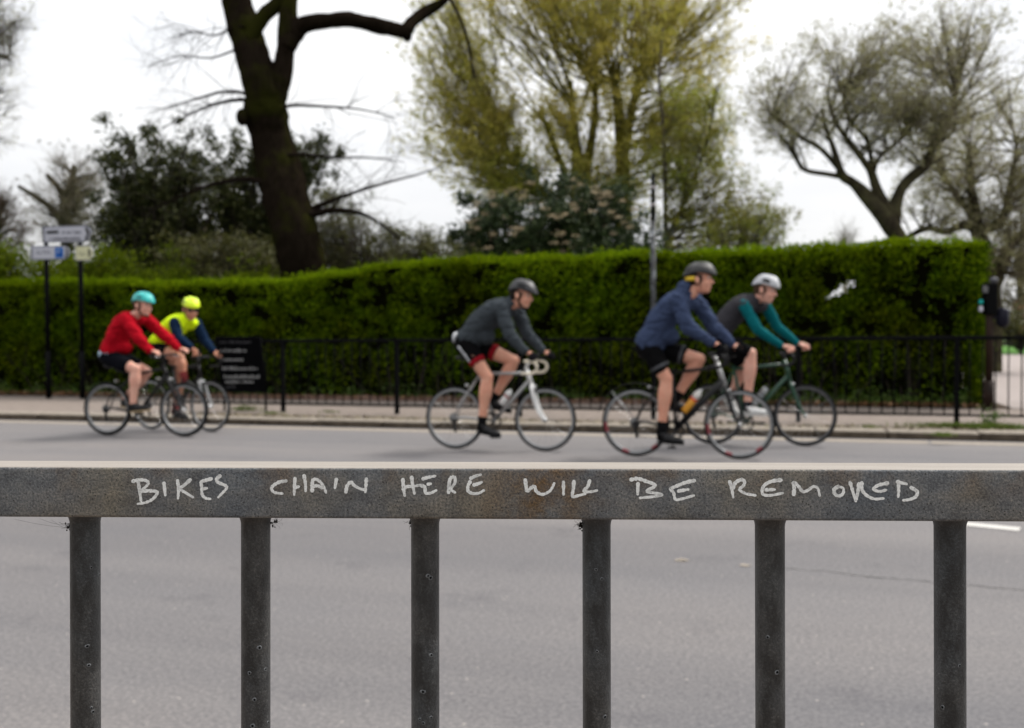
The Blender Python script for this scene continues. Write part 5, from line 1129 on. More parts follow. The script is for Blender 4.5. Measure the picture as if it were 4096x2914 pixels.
def rider(label, fr, ped, J, O):
    t = thing('person', label, 'person', fr.O, 'people riding bicycles', fr.rot); g = lambda k, off=0.0: fr.loc(*J[k], off)
    sk = O['skin']; SW = O.get('sw', 0.185)
    P = dict(hip=g('hip'), neck=g('neck', O.get('neck_off', 0.0)), shN=g('shN', -SW), shF=g('shF', SW), elN=g('elN', -SW - 0.055), elF=g('elF', SW + 0.055), wrN=g('wrN', -0.215), wrF=g('wrF', 0.215), knN=g('knN', -0.095), knF=g('knF', 0.095), hdN=g('hdN', -0.207), hdF=g('hdF', 0.207))
    hipN = P['hip'] + [0.0, -0.09, -0.01]; hipF = P['hip'] + [0.0, 0.09, -0.01]
    # feet on the pedals; ankles from the photograph for the near leg
    anN = g('anN', -0.115); anF = g('anF', 0.115) if 'anF' in J else ped[1] + np.array([-0.115, -0.012, 0.105])
    ballN = ped[-1] + [0, 0, 0.012]; ballF = ped[1] + [0, 0, 0.012]
    if O.get('report', True):
        ll = lambda a, b: round(float(np.linalg.norm(a - b)), 3)
        print(label[:28], 'thigh', ll(hipN, P['knN']), ll(hipF, P['knF']), 'shin', ll(P['knN'], anN), ll(P['knF'], anF), 'uarm', ll(P['shN'], P['elN']), ll(P['shF'], P['elF']), 'farm', ll(P['elN'], P['wrN']), ll(P['elF'], P['wrF']), 'torso', ll(P['hip'], P['neck']), 'foot', ll(anN, ballN), ll(anF, ballF))
    sh_mid = (P['shN'] + P['shF']) / 2; spine = nrm(P['neck'] - P['hip']); back = np.array([-spine[2], 0, spine[0]])      # back: to the rider's back side
    arch = O.get('arch', 0.05)
    # torso as a chain of ellipses
    def torso(mb, inf, lo=-0.10, hi=1.0):
        f = np.array([lo, 0.0, 0.2, 0.45, 0.68, 0.86, 0.97]); f = np.unique(np.append(f[f < hi], min(hi, 0.97))); Lt = np.linalg.norm(P['neck'] - P['hip']); base_p = P['hip'] + [0, 0, 0.02]
        pth = np.array([base_p + (P['neck'] - base_p) * q + back * arch * math.sin(math.pi * min(max(q, 0), 1)) for q in f]); w = np.interp(f, [-0.12, 0, 0.2, 0.45, 0.68, 0.86, 0.97], [0.145, 0.170, 0.158, 0.162, 0.182, 0.168, 0.078]) + inf; dp = np.interp(f, [-0.12, 0, 0.2, 0.45, 0.68, 0.86, 0.97], [0.108, 0.132, 0.126, 0.130, 0.132, 0.106, 0.068]) + inf
        w = w + np.where(f < 0.05, O.get('flare', 0.0) if inf > 0 else 0, 0); dp = dp + np.where(f < 0.05, O.get('flare', 0.0) if inf > 0 else 0, 0); k = 22; fi = np.linspace(f[0], f[-1], k); cp_ = catmull(pth, 6); ci = np.linspace(0, 1, len(cp_)); ft = np.interp(ci, np.linspace(0, 1, len(f)), f)
        mb.tube(cp_, np.interp(ft, f, w), 24, True, 0, flat=np.interp(ft, f, dp), side_axis=(0, 1, 0))
        return cp_
    # --- body (skin)
    m = MB(); torso(m, -0.03)
    for a, b, c, s_ in ((P['shN'], P['elN'], P['wrN'], -1), (P['shF'], P['elF'], P['wrF'], 1)):
        limb(m, a, b, 0.048, 0.042); limb(m, b, c, 0.040, 0.029)
    for h, k, a in ((hipN, P['knN'], anN), (hipF, P['knF'], anF)):
        limb(m, h, k, 0.094, 0.064, 0.008, 0.35); limb(m, k, a, 0.058, 0.042, 0.020, 0.30); m.ell(k + nrm(np.array([k[0] - (h[0] + a[0]) / 2, 0, k[2] - (h[2] + a[2]) / 2])) * 0.014, (0.054, 0.054, 0.058))
    for a, dd in ((anN, O.get('toeN', (1, 0, -0.12))), (anF, O.get('toeF', (1, 0, -0.2)))):
        dd = nrm(np.array(dd, float)); uu = np.array([-dd[2], 0, dd[0]]); m.tube([a, a + dd * 0.04 - uu * 0.045, a + dd * 0.10 - uu * 0.058], [0.033, 0.03, 0.022], 10)
    v1, f1, _ = remesh(m, 0.010, 3)
    # head
    hc = g('head', O.get('head_off', 0.0)); R = rot_head(O.get('yaw', 0.0), O.get('pitch', 0.1)); hs = O.get('hs', 1.0); hp_ = lambda x, y, z: R @ (np.array([x, y, z]) * hs) + hc; m = MB()
    e = lambda c, r: m.ell(hp_(*c), np.array(r) * hs, R, 18, 12)
    e((-0.008, 0, 0.018), (0.098, 0.077, 0.098)); e((0.028, 0, -0.045), (0.068, 0.060, 0.080)); e((0.058, 0, -0.098), (0.030, 0.034, 0.026)); e((0.02, 0, -0.085), (0.062, 0.054, 0.042)); e((0.078, 0, -0.070), (0.020, 0.030, 0.020)); e((0.072, 0, 0.030), (0.022, 0.052, 0.018))
    for sy in (-1, 1): e((0.062, sy * 0.036, -0.040), (0.026, 0.022, 0.026)); e((-0.008, sy * 0.076, -0.018), (0.020, 0.010, 0.031)); e((-0.018, sy * 0.08, -0.008), (0.010, 0.008, 0.022))
    m.tube([hp_(0.086, 0, 0.014), hp_(0.102, 0, -0.018), hp_(0.112, 0, -0.034)], [0.009, 0.011, 0.013], 10); e((0.108, 0, -0.036), (0.013, 0.017, 0.010)); m.tube([hp_(-0.03, 0, -0.04), (hp_(-0.03, 0, -0.10) + P['neck']) / 2 + [0.005, 0, 0], P['neck'] - spine * 0.04], [0.060, 0.056, 0.062], 14)
    v2, f2, _ = remesh(m, 0.0055, 2, 0.4); parts = [(v1, f1), (v2, f2)]
    # hands
    drop = O.get('grip', 'hood') == 'hood'
    for sy, w, hd in ((-1, P['wrN'], P['hdN']), (1, P['wrF'], P['hdF'])):
        ax_ = nrm(np.array([1.0, 0, 0.25])) if drop else np.array([0, -1.0 * sy, 0]); ov = np.array([0, sy * 1.0, 0]) if drop else np.array([1.0, 0, -0.1])
        m = MB(); hand_mesh(m, w, hd - np.array([0, 0, 0.01]), ax_, ov); m.tube([w - nrm(hd - w) * 0.05, w], [0.027, 0.026], 10); v, f, _ = remesh(m, 0.0036, 2, 0.4); parts.append((v, f))
        if O.get('glove'):
            m = MB(); hand_mesh(m, w + nrm(hd - w) * 0.03, hd - np.array([0, 0, 0.01]), ax_, ov, 0.0028); v, f, _ = remesh(m, 0.0038, 2, 0.4); arr_obj('glove', [(v, f)], O['glove'], t)
    body = arr_obj('body', parts, sk, t)
    for sy in (-1, 1):
        q = MB(); q.ell(hp_(0.080, sy * 0.031, 0.006), np.array((0.010, 0.013, 0.008)) * hs, R, 10, 7); q.ell(hp_(0.0885, sy * 0.031, 0.005), np.array((0.003, 0.006, 0.006)) * hs, R, 8, 5, mat=1); q.build('eye', [EYEW, EYED], body)
        q = MB(); q.tube([hp_(0.092, sy * 0.013, 0.024), hp_(0.090, sy * 0.032, 0.030), hp_(0.076, sy * 0.052, 0.024)], [0.004, 0.0045, 0.003], 6); q.build('eyebrow', O['hair'], body)
    q = MB(); q.tube([hp_(0.084, -0.024, -0.070), hp_(0.0965, 0, -0.068), hp_(0.084, 0.024, -0.070)], [0.003, 0.0055, 0.003], 8); q.build('mouth', LIP, body)
    # hair below the helmet, and beard
    q = MB(); q.ell(hp_(-0.020, 0, 0.010), np.array((0.094, 0.080, 0.090)) * hs, R, 18, 12)
    for sy in (-1, 1): q.ell(hp_(0.014, sy * 0.066, 0.0), np.array((0.022, 0.013, 0.04)) * hs, R, 10, 8)
    q.ell(hp_(-0.065, 0, -0.045), np.array((0.036, 0.058, 0.045)) * hs, R, 12, 9); v, f, nn = remesh(q, 0.007, 2); arr_obj('hair', [(displaced(v, nn, 0.004, 60), f)], O['hair'], body)
    if O.get('beard'):
        q = MB()
        for sy in (-1, 1): q.tube(catmull([hp_(0.012, sy * 0.064, -0.030), hp_(0.016, sy * 0.060, -0.072), hp_(0.036, sy * 0.047, -0.105), hp_(0.064, sy * 0.016, -0.124)], 4), [0.011] * 5 + [0.016] * 8, 8)
        q.ell(hp_(0.062, 0, -0.115), np.array((0.030, 0.034, 0.020)) * hs, R, 10, 8); v, f, nn = remesh(q, 0.006, 2); arr_obj('beard', [(displaced(v, nn, 0.003, 70), f)], O['hair'], body)
    if O.get('glasses'):
        q = MB()
        for sy in (-1, 1): q.ell(hp_(0.094, sy * 0.033, 0.004), np.array((0.006, 0.030, 0.021)) * hs, R, 14, 8); q.tube([hp_(0.088, sy * 0.058, 0.01), hp_(0.03, sy * 0.078, 0.008), hp_(-0.01, sy * 0.082, 0.0)], 0.003, 6)
        q.tube([hp_(0.098, -0.012, 0.008), hp_(0.098, 0.012, 0.008)], 0.003, 6); q.build('sunglasses', bmat('dark_lens', (0.01, 0.01, 0.014), 0.15), body)
    H = O['helmet']; helmet(t, hc, R, H['shell'], H['vent'], BLACKP, hs * H.get('s', 0.94), H.get('visor', 0.0), H.get('tail', 0.0), H.get('accent'), ribs=H.get('ribs', 5), z0=0.044)
    # --- jacket
    fit = O.get('fit', 0.012); m = MB(); cpth = torso(m, fit * 0.7, O.get('hem', -0.06))
    sleeves = MB() if O.get('sleeve_mat') else m
    for a, b, c in ((P['shN'], P['elN'], P['wrN']), (P['shF'], P['elF'], P['wrF'])):
        inn = a + (P['neck'] - spine * 0.10 - a) * 0.45; limb(m, inn, a, 0.085 + fit * 0.5, 0.062 + fit * 0.6)
        c2 = b + (c - b) * O.get('cuff', 0.97); limb(sleeves, a, b, 0.060 + fit, 0.053 + fit * 0.9); limb(sleeves, b, c2, 0.052 + fit * 0.9, 0.036 + fit * 0.6, 0.005)
    if O.get('collar', True): ch = O.get('collar_h', 0.03); m.tube([P['neck'] - spine * 0.10, P['neck'] - spine * 0.02, P['neck'] + spine * ch], [0.095, 0.078, 0.072], 16)
    if O.get('belly'): bp = P['hip'] * 0.72 + P['neck'] * 0.28 - back * (0.035 + O['belly']); m.ell(bp, (0.125, 0.135, 0.10), None, 18, 12)
    v, f, nn = remesh(m, 0.010, 3); jk = arr_obj('vest' if O.get('sleeve_mat') else 'jacket', [(folds(v, nn, O.get('wr', 0.009) * 1.1, 8.5, 3.1), f)], O['jacket'], t)
    if O.get('sleeve_mat'):
        v, f, nn = remesh(sleeves, 0.010, 3); arr_obj('sleeves', [(folds(v, nn, 0.007, 10, 1.7), f)], O['sleeve_mat'], t)
    if O.get('hood'):
        q = MB(); hp0 = P['neck'] + back * 0.035 + spine * 0.0; q.ell(hp0 + back * 0.045 + spine * 0.035, (0.085, 0.095, 0.055)); q.ell(hp0 + back * 0.02 - spine * 0.03, (0.09, 0.11, 0.07)); q.tube([hp0 + [0, -0.08, 0], hp0 + back * 0.08 + spine * 0.05, hp0 + [0, 0.08, 0]], 0.032, 10); v, f, nn = remesh(q, 0.009, 3); arr_obj('hood', [(displaced(v, nn, 0.010, 14, 2), f)], O['jacket'], jk)
    if O.get('shirt'):
        q = MB(); torso(q, fit * 0.55 + 0.010, -0.135, 0.02); v, f, nn = remesh(q, 0.010, 2); arr_obj('shirt_hem', [(v, f)], O['shirt'], t)
    # --- shorts
    m = MB(); sl_ = O.get('short', 0.55); torso(m, -0.004, -0.14, 0.3); m.ell(P['hip'] + [-0.03, 0, -0.02], (0.13, 0.165, 0.12), None, 18, 12)
    hems = []
    for h, k in ((hipN, P['knN']), (hipF, P['knF'])):
        e_ = h + (k - h) * sl_; limb(m, h, h + (k - h) * sl_ * 0.9, 0.110, 0.102 - 0.022 * sl_ + O.get('loose', 0.0)); m.tube([h + (k - h) * sl_ * 0.8, e_], [0.105 - 0.020 * sl_ + O.get('loose', 0.0), 0.101 - 0.024 * sl_ + O.get('loose', 0.0)], 18); hems.append((h, k, e_))
    v, f, nn = remesh(m, 0.010, 3); sh = arr_obj('shorts', [(folds(v, nn, 0.006, 10, 5), f)], O['shorts'], t)
    if O.get('hem_mat'):
        for (h, k, e_) in hems:
            d = nrm(k - h); q = MB(); rr = 0.1045 - 0.024 * sl_ + O.get('loose', 0.0); q.tube([e_ - d * O.get('hem_w', 0.05), e_ + d * 0.004], [rr + 0.002, rr], 22); q.build('shorts_hem', O['hem_mat'], sh)
    if O.get('panel_mat'):
        for (h, k, e_) in hems[:1]:
            d = nrm(k - h); sd_ = nrm(np.cross(d, [0, 1.0, 0])); q = MB(); p0 = h + d * 0.0 + sd_ * -0.055 * (1 if sd_[0] > 0 else -1) + np.array([-0.01, -0.072, 0]); p1 = e_ - d * 0.05 + sd_ * -0.05 * (1 if sd_[0] > 0 else -1) + np.array([0, -0.055, 0]); q.tube(np.array([p0 + (p1 - p0) * z for z in np.linspace(0, 1, 8)]), 0.030, 10, flat=0.5); q.build('side_panel', O['panel_mat'], sh)
        q = MB(); q.ell(P['hip'] + [-0.135, -0.02, 0.045], (0.026, 0.10, 0.070)); q.build('rear_panel', O['panel_mat'], sh)
    # socks and shoes
    for k, a, b in ((P['knN'], anN, ballN), (P['knF'], anF, ballF)):
        if O.get('sock'):
            d = nrm(k - a); q = MB(); q.tube([a - d * 0.05, a, a + d * O.get('sock_h', 0.09)], [0.045, 0.0465, 0.052], 18); q.build('sock', O['sock'], t)
    shoe(t, ballN, anN, O.get('toeN', (1, 0, -0.12)), -1, O['shoe'], O['sole']); shoe(t, ballF, anF, O.get('toeF', (1, 0, -0.2)), 1, O['shoe'], O['sole'])
    return t, P

def z2(x, y): return 1650 + x / 2.03, 1050 + y / 2.03
def z3(x, y): return 2350 + x / 1.845, 1000 + y / 1.845
def z1(x, y): return 300 + x / 2.32, 1100 + y / 2.32
SK1 = skin_mat('skin_warm', (0.56, 0.29, 0.20)); SK2 = skin_mat('skin_fair', (0.60, 0.34, 0.26)); SK3 = skin_mat('skin_tan', (0.47, 0.23, 0.145))
BLK = cloth('black_fabric', (0.004, 0.004, 0.0045)); BLKSHOE = pmat('black_shoe', (0.010, 0.010, 0.011), 0.55, var=0.3, spec=0.3)
# --- rider in the grey jacket on the silver road bike
fr = Frame(2181, 1806, 16.5)
bk, ped, bb, hb = bicycle('silver road bicycle with white fork and cream handlebar tape under rider in grey jacket', fr, dict(rear=z2(345, 1250), bb=(1976, 1684), ht=z2(928, 880), hb=z2(962, 975), seat=z2(545, 905), saddle=z2(450, 765), hand=z2(985, 770), pedal=(1978, 1744), frame=SILVERP, fork=WHITEP, bar='drop', tape=CREAMT, rim=GREYRIM, deep=0.024, bend=0.035, forkfat=1.25, fat=1.05, cage=True, stemm=WHITEP, ht_col=WHITEP, R=0.34))
bottle('white drink bottle on the silver road bicycle', fr, bk, bb, hb, z2(722, 1150), z2(800, 1035), (WHITEP, pmat('red_print', (0.35, 0.08, 0.07), 0.5), WHITEP, WHITEP))
rider('cyclist in grey jacket and black helmet wearing black shorts with red hems', fr, ped, dict(hip=z2(455, 650), neck=z2(795, 335), head=z2(882, 262), shN=z2(722, 372), shF=z2(838, 372), elN=z2(790, 590), elF=z2(935, 590), wrN=z2(918, 728), wrF=z2(1062, 722), hdN=z2(985, 768), hdF=z2(1125, 762), knN=z2(608, 935), knF=z2(822, 800), anN=z2(562, 1320), anF=z2(655, 1120)),
      dict(skin=SK1, hair=HAIRD, beard=True, pitch=0.18, yaw=-0.08, hs=1.17, jacket=cloth('grey_softshell', (0.040, 0.047, 0.054)), shorts=BLK, hem_mat=cloth('red_hem', (0.22, 0.008, 0.014)), panel_mat=cloth('white_panel', (0.50, 0.51, 0.54)), short=0.58, sock=BLK, shoe=BLKSHOE, sole=BLKSHOE, glove=cloth('dark_glove', (0.010, 0.009, 0.011)), cuff=0.93, fit=0.022, collar_h=0.055, belly=0.03, flare=0.008, wr=0.013,
           helmet=dict(shell=bmat('charcoal_helmet', (0.020, 0.020, 0.023), 0.5), vent=BLACKP, visor=0.030), toeN=(1, 0, -0.18)))
# --- rider in the blue hooded jacket
fr = Frame(2957, 1838, 16.5); dec = lambda q: 1 if int(q * 24) % 4 == 0 and q > 0.45 else 0
bk, ped, bb, hb = bicycle('black bicycle with red-printed rims and rear mudguard under rider in blue jacket', fr, dict(rear=z3(355, 1290), bb=(2703, 1718), ht=(2868, 1452), hb=(2900, 1545), seat=(2690, 1490), saddle=z3(470, 770), hand=z3(985, 735), pedal=(2690, 1778), frame=BLACKF, fork=BLACKF, bar='drop', rim=GREYRIM, decal=dec, deep=0.026, bend=0.02, forkfat=1.2, dt=1.55, fat=1.05, cage=True, ht_col=SILVERP, stemm=SILVERP, guard=True, R=0.345))
bottle('drink bottle with orange lower half and white top on the black bicycle', fr, bk, bb, hb, z3(712, 1195), z3(842, 1030), (bmat('orange_drink', (0.62, 0.28, 0.02), 0.4), bmat('red_orange_band', (0.62, 0.07, 0.01), 0.4), bmat('milky_plastic', (0.66, 0.64, 0.60), 0.4), WHITEP), 0.038)
rider('cyclist in blue hooded jacket and dark helmet with yellow band', fr, ped, dict(hip=z3(462, 705), neck=z3(752, 325), head=z3(828, 213), shN=z3(665, 372), shF=z3(800, 372), elN=z3(738, 575), elF=z3(925, 565), wrN=z3(915, 680), wrF=z3(1062, 690), hdN=z3(985, 735), hdF=z3(1112, 738), knN=z3(582, 955), knF=z3(822, 810), anN=z3(545, 1356), anF=z3(640, 1120)),
      dict(skin=SK1, hair=HAIRD, pitch=0.02, yaw=-0.05, hs=1.17, jacket=cloth('blue_softshell', (0.036, 0.050, 0.096)), shorts=cloth('black_shorts', (0.004, 0.004, 0.0045)), hem_mat=cloth('grey_patterned_hem', (0.06, 0.062, 0.068), var=0.6), short=0.66, loose=0.012, hem_w=0.028, sock=BLK, sock_h=0.12, shoe=BLKSHOE, sole=BLKSHOE, glove=cloth('black_glove', (0.004, 0.004, 0.0045)), hood=True, fit=0.026, wr=0.016, hem=-0.12, belly=0.04, flare=0.018,
           helmet=dict(shell=bmat('dark_grey_helmet', (0.018, 0.0175, 0.019), 0.55), vent=BLACKP, visor=0.012, tail=0.6, accent=bmat('yellow_band', (0.60, 0.40, 0.01), 0.5), ribs=3), toeN=(1, 0, -0.05)))
# --- rider with the teal sleeves on the green bike
fr = Frame(3220, 1786, 15.5)
bk, ped, bb, hb = bicycle('dark green road bicycle under rider with teal sleeves and white shoes', fr, dict(rear=z3(925, 1225), bb=(2982, 1690), ht=z3(1452, 812), hb=z3(1492, 960), seat=z3(1080, 880), saddle=(2890, 1425), hand=z3(1500, 735), pedal=(3042, 1692), frame=GREENP, fork=GREENP, bar='drop', rim=DARKRIM, deep=0.022, bend=0.02, forkfat=1.25, fat=1.1, cage=True, R=0.338))
bottle('clear drink bottle on the dark green bicycle', fr, bk, bb, hb, z3(1228, 1140), z3(1335, 1000), (bmat('smoky_plastic', (0.30, 0.33, 0.34), 0.25), bmat('dark_print', (0.12, 0.13, 0.15), 0.4), bmat('pale_plastic', (0.36, 0.39, 0.40), 0.25), BLACKP))
rider('cyclist in dark vest with teal sleeves, silver helmet and white shoes', fr, ped, dict(hip=z3(965, 645), neck=z3(1232, 360), head=z3(1312, 292), shN=z3(1155, 410), shF=z3(1310, 410), elN=z3(1255, 590), elF=z3(1400, 570), wrN=z3(1425, 705), wrF=z3(1545, 685), hdN=z3(1500, 735), hdF=z3(1612, 720), knN=z3(1205, 770), knF=z3(1150, 860), anN=z3(1180, 1160), anF=(2926, 1586)),
      dict(skin=SK2, hair=HAIRB, pitch=0.22, yaw=-0.30, hs=1.17, jacket=cloth('charcoal_vest', (0.034, 0.033, 0.038)), sleeve_mat=cloth('teal_jersey', (0.003, 0.092, 0.105)), shorts=cloth('black_bibs', (0.004, 0.004, 0.0045)), short=0.93, hem_w=0.03, sock=cloth('navy_sock', (0.006, 0.007, 0.012)), sock_h=0.06, shoe=bmat('white_shoe', (0.75, 0.75, 0.73), 0.4), sole=bmat('pale_sole', (0.55, 0.55, 0.53), 0.5), fit=0.008, wr=0.004, cuff=0.98,
           helmet=dict(shell=bmat('silver_helmet', (0.40, 0.41, 0.43), 0.4), vent=BLACKP, tail=0.4), toeN=(1, 0, 0.02), toeF=(0.56, 0, -0.83)))
# --- rider in red
fr = Frame(737, 1748, 13)
bk, ped, bb, hb = bicycle('black flat-bar mountain bicycle with grey rims under rider in red', fr, dict(rear=z1(302, 1275), bb=(556, 1652), ht=(655, 1468), hb=(672, 1504), seat=(527, 1500), saddle=(458, 1462), hand=z1(748, 722), pedal=(580, 1670), frame=BLACKF, fork=BLACKF, bar='flat', barw=0.30, rim=GREYRIM, deep=0.018, tyre=0.022, bend=0.0, forkfat=1.5, fat=1.15, R=0.338, stemm=BLACKP))
rider('cyclist in red jumper and turquoise helmet', fr, ped, dict(hip=z1(350, 750), neck=z1(555, 365), head=z1(628, 278), shN=z1(478, 420), shF=z1(650, 400), elN=z1(590, 590), elF=z1(838, 570), wrN=z1(698, 708), wrF=z1(965, 688), hdN=z1(752, 722), hdF=z1(1020, 700), knN=z1(565, 880), knF=z1(668, 905), anN=z1(538, 1205)),
      dict(skin=SK2, hair=HAIRB, beard=True, pitch=0.08, yaw=-0.15, hs=1.15, jacket=cloth('red_jumper', (0.34, 0.004, 0.012)), shirt=cloth('pale_blue_shirt', (0.42, 0.56, 0.68)), shorts=cloth('navy_shorts', (0.004, 0.0045, 0.007)), short=0.66, loose=0.015, shoe=BLKSHOE, sole=pmat('gum_sole', (0.45, 0.34, 0.20), 0.7), fit=0.026, wr=0.017, hem=-0.08, belly=0.035, collar=False, grip='bar', cuff=0.98,
           helmet=dict(shell=bmat('turquoise_helmet', (0.02, 0.42, 0.40), 0.4), vent=bmat('dark_turquoise', (0.005, 0.15, 0.15), 0.5), visor=0.022), toeN=(1, 0, 0.10)))
# --- rider in hi-vis
fr = Frame(842, 1728, 25)
bk, ped, bb, hb = bicycle('black road bicycle with grey fork under rider in yellow vest', fr, dict(rear=(604, 1632), bb=(722, 1618), ht=(790, 1448), hb=(803, 1515), seat=(690, 1470), saddle=(640, 1425), hand=(786, 1416), pedal=(736, 1562), frame=BLACKF, fork=GREYP, bar='drop', rim=GREYRIM, deep=0.022, bend=0.02, R=0.335, forkfat=1.3))
rider('cyclist in fluorescent yellow vest and yellow helmet with sunglasses', fr, ped, dict(hip=(640, 1385), neck=z1(1045, 410), head=z1(1075, 318), shN=z1(925, 445), shF=z1(1128, 455), elN=z1(955, 580), elF=z1(1205, 610), wrN=z1(1075, 675), wrF=z1(1285, 705), hdN=(786, 1416), hdF=(872, 1424), knN=z1(975, 775), knF=z1(985, 900), anN=(738, 1516), anF=(700, 1640)),
      dict(skin=SK3, hair=HAIRD, glasses=True, pitch=0.22, yaw=-0.55, hs=1.15, jacket=cloth('fluorescent_vest', (0.62, 0.85, 0.01), rough=0.7), sleeve_mat=cloth('navy_jersey', (0.006, 0.016, 0.040)), shorts=BLK, short=0.5, sock=cloth('rusty_sock', (0.16, 0.03, 0.03)), shoe=BLKSHOE, sole=BLKSHOE, fit=0.016, cuff=0.97,
           helmet=dict(shell=bmat('fluorescent_helmet', (0.66, 0.88, 0.015), 0.45), vent=bmat('dark_yellow', (0.25, 0.33, 0.01), 0.5), visor=0.0), toeN=(1, 0, -0.3), toeF=(1, 0, -0.1)))

# ------------------------------------------------------------------ street furniture on the far pavement
SIGNW = pmat('sign_white', (0.36, 0.37, 0.42), 0.5, var=0.05); SIGNB = pmat('sign_black', (0.02, 0.02, 0.022), 0.5); SIGNBLUE = pmat('sign_blue', (0.012, 0.10, 0.34), 0.5); SIGNGREY = pmat('sign_border_grey', (0.10, 0.105, 0.13), 0.5); SIGNCREAM = pmat('sign_cream', (0.46, 0.46, 0.30), 0.5); SIGNBLUE2 = pmat('sign_deep_blue', (0.004, 0.045, 0.22), 0.5)
g1, g2 = ground(195, 1592, KH), ground(329, 1594, KH); sgn_u = nrm(np.array([g2[0] - g1[0], g2[1] - g1[1], 0])); sgn_n = np.array([sgn_u[1], -sgn_u[0], 0])       # towards the road
sg = thing('direction_sign', 'white arrow direction signs mounted on two black posts before the hedge', 'sign', (g1 + g2) / 2); SO = np.array(sg.location)
def spt(zx, zy, outw=0.0): return on_plane(80 + zx / 6.715, 880 + zy / 6.715, g1 + sgn_n * (0.05 + outw), sgn_n) - SO
for gpt, topy in ((195, 905), (331, 905)):
    b = on_plane(gpt, 1593, g1, sgn_n); b = b.copy(); b[2] = KH; tp = on_plane(gpt + 6, topy, g1, sgn_n); tp[0:2] = b[0:2]
    mb = MB(); mb.tube([b - SO - [0, 0, 0.02], b - SO + [0, 0, 0.9]], 0.050, 16); mb.tube([b - SO + [0, 0, 0.88], tp - SO], 0.044, 16); mb.build('post', BLACKMETAL, sg)
def inset(pts, k): c = np.mean(pts, 0); return [c + (p - c) * k for p in pts]
def panel(outl, face_mat, chev, name='sign_panel'):
    pts = [spt(x, y) for x, y in outl]; mb = MB(); mb.prism(pts, sgn_n * 0.018); o = mb.build(name, SIGNGREY, sg, False)
    cx, cy = np.mean([p[0] for p in outl]), np.mean([p[1] for p in outl]); ins = [((x - cx) * 0.95 + cx, (y - cy) * 0.86 + cy) for x, y in outl]
    mb = MB(); mb.prism([spt(x, y, 0.0185) for x, y in ins], sgn_n * 0.002); mb.build('sign_face', face_mat, o, False)
    if chev:
        mb = MB(); mb.prism([spt(x, y, 0.021) for x, y in chev], sgn_n * 0.002); mb.build('arrow_mark', SIGNB, o, False)
    return o
def text_mesh(name, body, zx, zy, height, mat, parent, width=None):
    cu = bpy.data.curves.new('txt', 'FONT'); cu.body = body; cu.align_x = 'CENTER'; cu.align_y = 'CENTER'; cu.size = 1.0; cu.resolution_u = 2
    ob = bpy.data.objects.new('txt', cu); COL.objects.link(ob); dg = bpy.context.evaluated_depsgraph_get(); me = bpy.data.meshes.new_from_object(ob.evaluated_get(dg))
    v = np.array([x.co[:] for x in me.vertices]); f = [tuple(p.vertices) for p in me.polygons]; bpy.data.objects.remove(ob); bpy.data.curves.remove(cu); bpy.data.meshes.remove(me)
    if len(v) == 0: return
    h = v[:, 1].max() - v[:, 1].min(); k = height / h; kx = k if width is None else width / (v[:, 0].max() - v[:, 0].min()); c = spt(zx, zy, 0.0225)
    V = c + np.outer(v[:, 0] * kx, sgn_u) + np.outer((v[:, 1] - (v[:, 1].max() + v[:, 1].min()) / 2) * k, Zv); return mesh_obj(name, V, f, mat, parent, False)
PXM = 208 * 6.715
def marks(parent, zx0, zx1, zy, h, mat, seed):
    """a line of small unreadable letters"""
    r_ = random.Random(seed); x = zx0; mb = MB()
    while x < zx1:
        w = r_.uniform(22, 42); hh_ = h * r_.choice([0.7, 0.7, 1.0]); mb.prism([spt(a, b, 0.0225) for a, b in ((x, zy + h / 2), (x + w * 0.72, zy + h / 2), (x + w * 0.72, zy + h / 2 - hh_), (x, zy + h / 2 - hh_))], sgn_n * 0.001); x += w + (0 if r_.random() > 0.14 else 40)
    mb.build('lettering', mat, parent, False)
o = panel([(610, 190), (1760, 140), (1880, 190), (1935, 345), (1860, 540), (1760, 600), (630, 622)], SIGNW, [(1735, 215), (1800, 200), (1880, 345), (1800, 540), (1730, 540), (1800, 370)])
mb = MB(); mb.prism([spt(a, b, 0.0225) for a, b in ((712, 300), (1035, 285), (1035, 370), (712, 385))], sgn_n * 0.001); mb.build('blanked_word', SIGNB, o, False)
marks(o, 1130, 1620, 335, 75, pmat('sign_lettering', (0.06, 0.06, 0.07), 0.6), 1); marks(o, 790, 1620, 505, 75, bpy.data.materials['sign_lettering'], 2)
o = panel([(300, 705), (1190, 690), (1300, 745), (1362, 880), (1300, 1010), (1200, 1072), (310, 1082)], SIGNW, [(1205, 770), (1250, 770), (1310, 880), (1245, 1010), (1190, 1010), (1245, 885)])
text_mesh('lettering', 'Car Park', 620, 872, 95 / PXM, bpy.data.materials['sign_lettering'], o, 470 / PXM)
mb = MB(); mb.prism([spt(a, b, 0.0225) for a, b in ((940, 745), (1160, 742), (1165, 1025), (940, 1025))], sgn_n * 0.001); bp = mb.build('parking_symbol', SIGNBLUE, o, False)
mb = MB(); mb.prism([spt(a, b, 0.0245) for a, b in ((1000, 930), (1060, 880), (1120, 890), (1140, 960), (1080, 990), (990, 960))], sgn_n * 0.001); mb.build('symbol_mark', SIGNBLUE2, bp, False)
tm = text_mesh('lettering', 'P', 1040, 860, 110 / PXM, SIGNW, bp)
if tm: tm.location = tuple(sgn_n * 0.004)
o = panel([(1485, 690), (1885, 682), (1990, 885), (1885, 1098), (1495, 1110)], SIGNCREAM, [(1820, 800), (1870, 790), (1900, 885), (1870, 990), (1815, 985), (1845, 890)])
text_mesh('lettering', 'Zoo', 1665, 915, 85 / PXM, bpy.data.materials['sign_lettering'], o, 200 / PXM)

